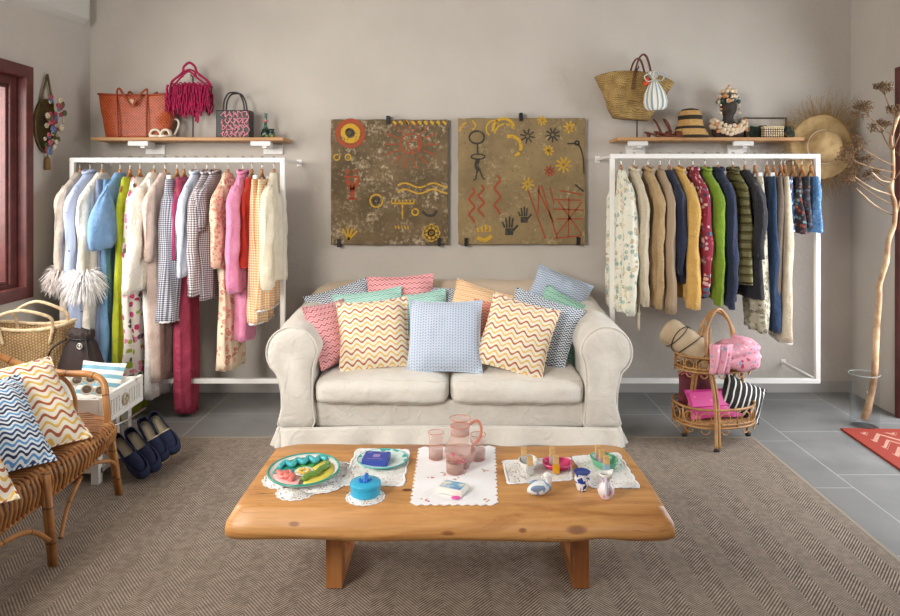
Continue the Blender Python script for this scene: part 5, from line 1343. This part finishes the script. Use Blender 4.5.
# small wall fittings: rack socket plates
# ------------------------------------------------------------------ coffee table things
TZ=.4205
def T(px,py,z=TZ): 
    Y=F*(EYE-z)/(py-VY); return V(((px-VX)*Y/F,Y,z))
def lace_f(sc):
    def a(P):
        x,y,z=P.obj(); v=P.vec(x,y,0); d=P.vor(sc,v,feat='DISTANCE_TO_EDGE'); return d.gt(.2).lt(.5).max((P.vor(sc*.35,v)[0]).lt(.30))
    return a
LACE=mat('cotton_lace',lambda P:(P.col((246,244,240)),P.noise(120)),.9,.5,.002,alpha=lace_f(95))
LACS=mat('white_embroidered_cloth',lambda P:(P.col((246,246,248)),P.noise(100)),.9,.2,.002)
def doily(label,c,r_,sc=14,amp=.006,dz=0):
    o=thing('lace_doily',label,'doily',(c.x,c.y,TZ+dz))
    def ringf(q,z): return [(q*(r_+amp*abs(sin(sc*TAU*k/(96)/2)))*cos(TAU*k/96),q*(r_+amp*abs(sin(sc*TAU*k/96/2)))*sin(TAU*k/96),z) for k in range(96)]
    build('lace_cloth',MB().loft([ringf(1,0),ringf(1,.0012)]),LACE,o); build('scalloped_edge',MB().loft([ringf(1.0,.0),ringf(1.0,.0018),ringf(.93,.0018),ringf(.93,0)],caps=False),LACS,o)
    return o
def mat_quad(name,label,pts,mt,amp=.006,n=60,edge=True,cat='doily'):
    c=sum(pts,V((0,0,0)))/4; o=thing(name,label,cat,(c.x,c.y,TZ)); P=[]
    for i in range(4):
        a,b=pts[i],pts[(i+1)%4]; d=(b-a).normalized(); nn=V((d.y,-d.x,0)); k0=n//4
        for k in range(k0): 
            t=k/k0; P.append(a.lerp(b,t)+nn*amp*abs(sin(t*pi*max(3,round((b-a).length/.032)))))
    rows=[[(c.x+(p.x-c.x)*q,c.y+(p.y-c.y)*q,TZ+z) for p in P] for q,z in ((1,0),(1,.0015))]
    build('woven_cloth',MB().loft(rows),mt,o,world=True,smooth=False)
    rows=[[(c.x+(p.x-c.x)*q,c.y+(p.y-c.y)*q,TZ+z) for p in P] for q,z in ((1,.0),(1,.0022),(.92,.0022),(.92,0))]
    if edge: build('scalloped_edge',MB().loft(rows,caps=False),LACS,o,world=True)
    return o
doily('round white lace doily poking out left of the relief plate',T(287,479),.085)
doily('round white lace doily poking out in front of the relief plate',T(296,492),.066)
doily('round white lace doily under the right rim of the relief plate',T(322,484),.080,dz=.002)
doily('round white lace doily poking out behind the relief plate on the right',T(336,469),.066)
doily('small round white lace doily under the turquoise round box',T(365.5,497),.066,18,.004)
mat_quad('lace_mat','square white lace mat under the aqua plate and blue box',[T(342,485),T(403,486),T(409,450),T(358,449)],LACE,.008)
mat_quad('lace_mat','white lace mat under the white boat dish and pink dish',[T(508,484),T(572,480),T(570,458),T(503,461)],LACE,.006)
mat_quad('lace_mat','white lace mat under the green dish, at the right table end',[T(592,488),T(640,488),T(618,453),T(572,457)],LACE,.006)
rn=mat_quad('table_runner','white scalloped embroidered cloth under the glass jug','x' and [T(413,504),T(495,504),T(493,447),T(421,448)],LACS,.013,160,False,'table cloth')
m=MB(); r=random.Random(2)
for (px,py) in ((425,500),(485,500),(445,474),(452,470),(462,473),(455,478),(430,478),(484,470)):
    for k in range(5):
        c=T(px+r.uniform(-4,4),py+r.uniform(-1.6,1.6),TZ+.0022); m.ball(c,.0045,.0045,.0006,n=8,m=4)
build('embroidery',m,mat('embroidery_coral',lambda P:P.ramp(P.noise(60,detail=0),[(.4,(226,140,110)),(.5,(130,190,140)),(.6,(220,120,170))],True),.8),rn,world=True)
# relief plate
c=T(304,478); o=thing('relief_plate','round divided plate with green, teal, pink and yellow raised figures','plate',(c.x,c.y,TZ+.004),(R(3),0,0))
TL=mat('teal_glaze',(62,158,140),.25); WG=mat('white_glaze',(238,236,230),.2)
build('plate_body',MB().lathe([(0,0),(.07,0),(.075,.006),(.118,.018),(.131,.030),(.129,.033),(.115,.022),(.07,.012),(0,.011)],48),WG,o)
m=MB(); m.tube([(.1305*cos(TAU*k/48),.1305*sin(TAU*k/48),.031) for k in range(48)],.0042,8,closed=True); build('rim',m,TL,o)
def sector(a0,a1,r0,r1,z,m,n=14):
    rows=[]
    for q,zz in ((r0,z-.004),(r0+.004,z),(r1-.004,z+.007),(r1,z+.003)): rows.append([(q*cos(R(a0+(a1-a0)*k/n)),q*sin(R(a0+(a1-a0)*k/n)),zz) for k in range(n+1)])
    m.grid(rows)
for nm,a0,a1,mt in (('green_section',60,150,mat('deep_green_glaze',lambda P:P.mix(P.noise(40).ss(.4,.6),(42,124,84),(96,170,90)),.25)),('teal_section',150,195,TL),('pink_section',197,272,mat('pale_pink_glaze',(238,180,178),.3)),('yellow_section',282,415,mat('yellow_glaze',(232,216,96),.25))):
    m=MB(); sector(a0,a1,.034,.112,.019,m,20); build(nm,m,mt,o,solid=.002)
build('centre_well',MB().lathe([(.030,.016),(.036,.022),(.033,.024),(.02,.018),(0,.018)],24),WG,o)
m=MB(); 
for k in range(9): m.ball((.018*cos(k*2.4),.016*sin(k*2.4),.024),.006,n=8,m=5)
build('yellow_berries',m,mat('yellow_berry',(232,196,90),.3),o)
def squig(nm,pts,rr,c_): 
    m=MB(); m.tube(spl([(a,b,z) for a,b,z in pts],5),rr,8); build(nm,m,mat(nm+'_glaze',c_,.25),o)
squig('turquoise_figure',[(-.095,.01,.03),(-.08,.045,.036),(-.05,.03,.032),(-.04,.065,.036),(-.01,.05,.034),(0,.085,.036),(.03,.06,.034),(.04,.09,.034),(.07,.085,.03)],.010,(70,178,186))
squig('green_figure',[(.015,-.085,.03),(.03,-.06,.036),(.055,-.045,.036),(.065,-.01,.036),(.085,.02,.034),(.08,.05,.03)],.011,(112,150,66))
squig('coral_figure',[(-.09,-.02,.03),(-.075,-.05,.036),(-.055,-.035,.034),(-.05,-.07,.036),(-.025,-.06,.034),(-.03,-.09,.03)],.010,(228,128,118))
squig('coral_ring',[(-.07,-.025,.032),(-.045,-.03,.036),(-.04,-.055,.034),(-.065,-.07,.034),(-.085,-.045,.032)],.006,(236,150,140))
# aqua plate with blue box
c=T(382.5,463); o=thing('aqua_plate','round white plate with painted aqua leaves on the square lace mat','plate',(c.x,c.y,TZ+.002))
def aq(P):
    d=P.vor(24,P.tex('Object'))[0]; n=P.noise(30,detail=2); return P.mix((d+(n-.5)*.5).lt(.38),(216,236,232),(64,176,168))
build('plate_body',MB().lathe([(0,0),(.055,0),(.06,.005),(.095,.014),(.099,.018),(.095,.018),(.058,.009),(0,.008)],44),mat('aqua_leaf_glaze',aq,.2),o)
m=MB(); m.tube([(.098*cos(TAU*k/48),.098*sin(TAU*k/48),.017) for k in range(48)],.0025,6,closed=True); build('rim',m,mat('aqua_rim',(84,190,186),.25),o)
o=thing('blue_box','cobalt blue box with a small printed label lying on the aqua plate','box',(T(376,466).x,T(376,466).y+.01,TZ+.0115),(0,0,R(-4)))
build('box_body',MB().box(-.050,.050,-.045,.045,0,.026),mat('cobalt_card',(58,78,168),.4),o,True,bevel=.003)
m=MB(); m.box(-.012,.016,-.016,.012,.0262,.0268); m.box(-.036,-.020,.022,.026,.0262,.0268); m.box(.012,.036,.026,.030,.0262,.0268); m.box(-.03,.03,-.034,-.031,.0262,.0268); build('label_print',m,mat('lilac_print',(158,140,200),.5),o,False)
# turquoise round box
c=T(365.5,494.5); o=thing('round_box','turquoise round box with a blue cactus shaped lid knob','box',(c.x,c.y,TZ+.002)); o.scale=(.93,.93,.9)
TQ=mat('turquoise_glaze',(54,176,216),.35)
build('box_body',MB().lathe([(.050,0),(.056,.003),(.0575,.032),(.055,.0325),(0,.0325)],44),TQ,o,bevel=.001)
build('lid',MB().lathe([(.0575,.0330),(.0590,.035),(.0588,.047),(.056,.050),(.02,.050),(0,.050)],44),TQ,o)
m=MB(); m.tube(spl([(0,-.012,.048),(0,0,.062),(.004,.012,.072)],4),[.009]*8+[.005],10); m.tube(spl([(0,0,.056),(-.018,-.006,.054),(-.022,-.002,.062)],4),.0055,8); m.tube(spl([(0,0,.056),(.016,.004,.055),(.020,.006,.060)],4),.005,8); m.ball((.003,.012,.070),.008); build('cactus_knob',m,mat('cobalt_glaze',(40,110,200),.3),o)
# jug and glasses
PG=mat('pink_glass',(232,170,154),.03,av=.12); PGF=mat('frosted_pink_glass',(240,200,188),.35,av=.30)
COP=mat('rose_glass_handle',(226,140,116),.08,av=.7)
c=T(460,468); o=thing('glass_jug','tall pale pink glass jug with rose handle on the white cloth','jug',(c.x,c.y,TZ+.003)); o.scale=(.82,.82,.95)
pr=[(.0,.0),(.040,.0),(.046,.006),(.066,.035),(.072,.07),(.066,.10),(.046,.13),(.042,.15),(.046,.185),(.050,.20)]
build('jug_body',MB().lathe(pr+[(r_-.0025,z) for r_,z in reversed(pr[2:])]+[(0,.006)],40),PG,o)
build('frosted_band',MB().lathe([(.0435,.138),(.0435,.150),(.046,.168),(.047,.168),(.0445,.15),(.0445,.138)],36),PGF,o)
m=MB(); m.lathe([(.0665,.034),(.0735,.06),(.0735,.075),(.0730,.075),(.073,.06),(.066,.034)],40); build('frosted_belly',m,PGF,o)
m=MB(); m.tube(spl([(.044,0,.175),(.080,0,.19),(.100,0,.165),(.096,0,.125),(.075,0,.10),(.064,0,.098)],6),.0065,10); build('handle',m,COP,o)
for nm_,rr_,z_ in (('rim',.050,.200),('neck_ring',.046,.170),('neck_ring',.043,.136),('foot',.043,.003)): build(nm_,MB().tube([(rr_*cos(TAU*k/36),rr_*sin(TAU*k/36),z_) for k in range(36)],.0016,6,closed=True),COP,o)
m=MB(); 
for k in range(6): m.ball((-.0+.018*cos(k*1.05),-.0735+.004,.052+.012*sin(k*1.05)),.006,.0015,.006,n=8,m=4)
m.ball((-.03,-.066,.07),.008,.002,.008); build('painted_flower',m,mat('painted_rose',(226,96,140),.4),o)
def tumbler(label,px,py,h=.105,r0=.028,band=.4):
    c=T(px,py); o=thing('tumbler',label,'glass',(c.x,c.y,TZ+.003))
    pr=[(0,0),(r0*.9,0),(r0,.003),(r0*1.05,h*.5),(r0*1.12,h)]
    build('glass_body',MB().lathe(pr+[(a-.0018,z) for a,z in reversed(pr[2:])]+[(0,.005)],32),PG,o)
    build('rim',MB().tube([(r0*1.12*cos(TAU*k/32),r0*1.12*sin(TAU*k/32),h) for k in range(32)],.0014,6,closed=True),COP,o); build('foot',MB().tube([(r0*.95*cos(TAU*k/32),r0*.95*sin(TAU*k/32),.002) for k in range(32)],.0016,6,closed=True),COP,o)
    build('frosted_band',MB().lathe([(r0*1.02,.004),(r0*1.065,h*band),(r0*1.085,h*band),(r0*1.04,.004)],32),PGF,o)
    return o
tumbler('pink tinted glass tumbler left of the jug',436,459); tumbler('pink tinted glass tumbler right of the jug',478,460,.10)
tumbler('low wide pink glass tumbler just before the jug',455,473,.06,.032,.7)
# card box
c=T(453,492); o=thing('card_box','small white box with a pale blue picture lid on the white cloth','box',(c.x,c.y,TZ+.004),(0,0,R(-24)))
build('box_body',MB().box(-.048,.048,-.034,.034,0,.021),mat('white_card',(236,232,220),.5),o,True,bevel=.002)
m=MB(); m.box(-.040,.040,-.028,.028,.0212,.0218); build('lid_print',m,mat('pale_blue_print',lambda P:P.ramp(P.noise(22,detail=2),[(.35,(236,232,214)),(.5,(130,180,214)),(.6,(96,150,200))],False),.5),o,False)
o=build('pink_flower_brooch',MB().ball((0,0,.004),.018,.012,.004),mat('hot_pink',(232,92,170),.5)); q=T(453,499); o.location=(q.x+.01,q.y-.004,TZ+.003); tag(o,'hot pink flat flower peeping out before the small white box','brooch')
# dishes and bottles with wooden caps
def lofted(name,outl,hs,mt,o):
    pass
def dish(name,label,px,py,rx,ry,h,mt,rz=0,sq=1.0,lip=None):
    c=T(px,py); o=thing(name,label,'dish',(c.x,c.y,TZ+.003),(0,0,R(rz)))
    def rg(q,z): return [(rx*q*sp(cos(TAU*k/44),sq),ry*q*sp(sin(TAU*k/44),sq),z) for k in range(44)]
    build('dish_body',MB().loft([rg(.72,0),(rg(.80,.003)),rg(.95,h*.7),rg(1,h),rg(.94,h),rg(.86,h*.6),rg(.72,.006)]),mt,o)
    m=MB(); m.tube([p for p in rg(.97,h)],.003,6,closed=True); build('rim',m,lip or mt,o)
    return o
dish('boat_dish','white oval dish holding two small bottles, on the middle lace mat',528,469,.036,.052,.032,WG,-8)
PKG=mat('hot_pink_glaze',(206,62,112),.25); PKL=mat('pink_lip_glaze',(230,104,150),.25)
dish('pink_dish','hot pink rectangular dish holding two small bottles',557,468,.056,.048,.020,PKG,-4,.6,PKL)
GRG=mat('mint_glaze',(104,186,146),.25)
dish('green_dish','mint green oval dish holding three small bottles at the right',604,466,.050,.066,.028,GRG,14)
CAPW=mat('pale_wood_cap',lambda P:P.mix(P.noise(30).ss(.3,.7),(218,180,124),(196,154,98)),.5)
def bottle(label,px,py,cl,h=.045,tint=None):
    c=T(px,py,TZ+.012); o=thing('nail_bottle',label,'bottle',(c.x,c.y,TZ+.0095))
    m=MB(); m.box(-.0125,.0125,-.0125,.0125,0,h*.75); build('glass_body',m,cl,o,True,bevel=.003)
    build('wooden_cap',MB().box(-.0105,.0105,-.0105,.0105,h*.75,h*.75+.030),CAPW,o,True,bevel=.002)
CLR=mat('milky_bottle',(226,226,222),.15,trans=.4); YL=mat('amber_bottle',(222,160,28),.2); PB=mat('blush_bottle',(222,190,196),.2,trans=.3); BB=mat('sky_bottle',(176,206,224),.2,trans=.3)
bottle('small clear bottle with wooden cap, back one in the white dish',524,463,CLR); bottle('small clear bottle with wooden cap, front one in the white dish',530,473,CLR)
bottle('small bottle with wooden cap, back one in the pink dish',552.5,463,CLR); bottle('small amber yellow bottle with wooden cap in the pink dish',556,472,YL)
bottle('small bottle with wooden cap, rearmost in the mint green dish',598,461,PB); bottle('small bottle with wooden cap, middle one in the mint green dish',602,466,PB); bottle('small blue tinted bottle, front one in the mint green dish',606.5,472,BB)
# ceramic bird
def por_f(a,b,s,t=.5):
    def f(P): n=P.noise(s,detail=2,dist=1); return P.mix(n.ss(t-.04,t+.04),a,b)
    return f
c=T(541,495); o=thing('ceramic_bird','white and blue glazed ceramic bird in front of the pink dish','figurine',(c.x,c.y,TZ))
m=MB(); rows=[]
for x,rr,zc in ((-.050,.006,.016),(-.044,.014,.018),(-.030,.023,.022),(-.010,.030,.026),(.010,.030,.028),(.026,.022,.030),(.038,.010,.030)):
    rows.append([(x,rr*cos(TAU*k/20),max(.0,zc+rr*.85*sin(TAU*k/20))) for k in range(20)])
m.loft(rows); build('body',m,mat('blue_white_glaze',por_f((226,230,232),(128,158,196),26,.52),.2),o,sub=1)
m=MB(); m.tube(spl([(.020,0,.030),(.026,0,.052),(.022,0,.066)],4),.013,12); m.ball((.022,0,.068),.015,.013,.013,14,8); m.tube([(.010,0,.067),(-.002,0,.064)],[.005,.001],8); build('head',m,WG,o)
m=MB(); 
for s in (-1,1): m.ball((-.012,s*.024,.032),.028,.006,.012,14,8)
build('wing',m,mat('slate_blue_glaze',(130,150,184),.25),o)
# small blue floral cup
c=T(582,490); o=thing('floral_cup','small white cup painted with cobalt blue flowers','cup',(c.x,c.y,TZ))
build('cup_body',MB().lathe([(0,0),(.016,0),(.018,.004),(.022,.018),(.028,.042),(.0245,.058),(.029,.066),(.026,.066),(.022,.058),(.024,.04),(.014,.006),(0,.005)],32),mat('cobalt_floral_glaze',por_f((234,236,238),(34,64,150),48,.53),.2),o)
build('rim',MB().lathe([(.029,.064),(.0305,.067),(.028,.069),(.026,.066)],32),mat('cobalt_rim',(42,66,140),.25),o)
# small pitcher
c=T(606,498); o=thing('small_pitcher','small white and pink marbled pitcher with a tall pointed spout','pitcher',(c.x,c.y,TZ))
PW=mat('pink_marbled_glaze',por_f((238,226,228),(222,150,178),30,.56),.2)
build('pitcher_body',MB().lathe([(0,0),(.018,0),(.020,.004),(.028,.018),(.030,.030),(.024,.046),(.014,.056),(.013,.066),(.020,.074)],32),PW,o)
m=MB(); rows=[]
for t,rr in ((0,.020),(.5,.022),(1,.024)): rows.append([(rr*cos(TAU*k/24),rr*.9*sin(TAU*k/24),.074+.014*t*(1+.9*max(0,cos(TAU*k/24))**3)) for k in range(24)])
m.grid(rows,closed=True); build('spout',m,WG,o,solid=.003)
m=MB(); m.tube(spl([(-.004,-.016,.080),(-.006,-.032,.070),(-.004,-.036,.045),(-.002,-.028,.024)],5),.0045,8); build('handle',m,mat('lilac_glaze',(204,206,224),.2),o)
# ------------------------------------------------------------------ groups of repeats
GR={'espadrille':'espadrilles by the white side table','lace_doily':'round lace doilies on the coffee table','lace_mat':'lace mats on the coffee table',
    'nail_bottle':'small bottles with wooden caps','tumbler':'pink glass tumblers around the jug','velvet_pouch':'dark green velvet pouches on the right shelf',
    'sunglasses':'ivory sunglasses in the drawer','sandal':'strappy sandals on the shelves','display_stand':'thin metal display stands','painted_panel':'painted stone panels above the sofa'}
GARM={'blouse','shirt','dress','jacket','trousers','skirt','top','cardigan','jumper','vest','sweater','shorts'}
for o in list(bpy.data.objects):
    if o.parent or not o.get('category'): continue
    n=o.name.split('.')[0]; side='left' if o.location.x<0 else 'right'
    if n in GR: o['group']=GR[n]
    elif o['category']=='hanger': o['group']='wooden hangers on the %s rack'%side
    elif o['category'] in GARM: o['group']='clothes on the %s rack'%side
    elif n=='throw_cushion' and o.location.x<-1.5: o['group']='cushions on the rattan bench'
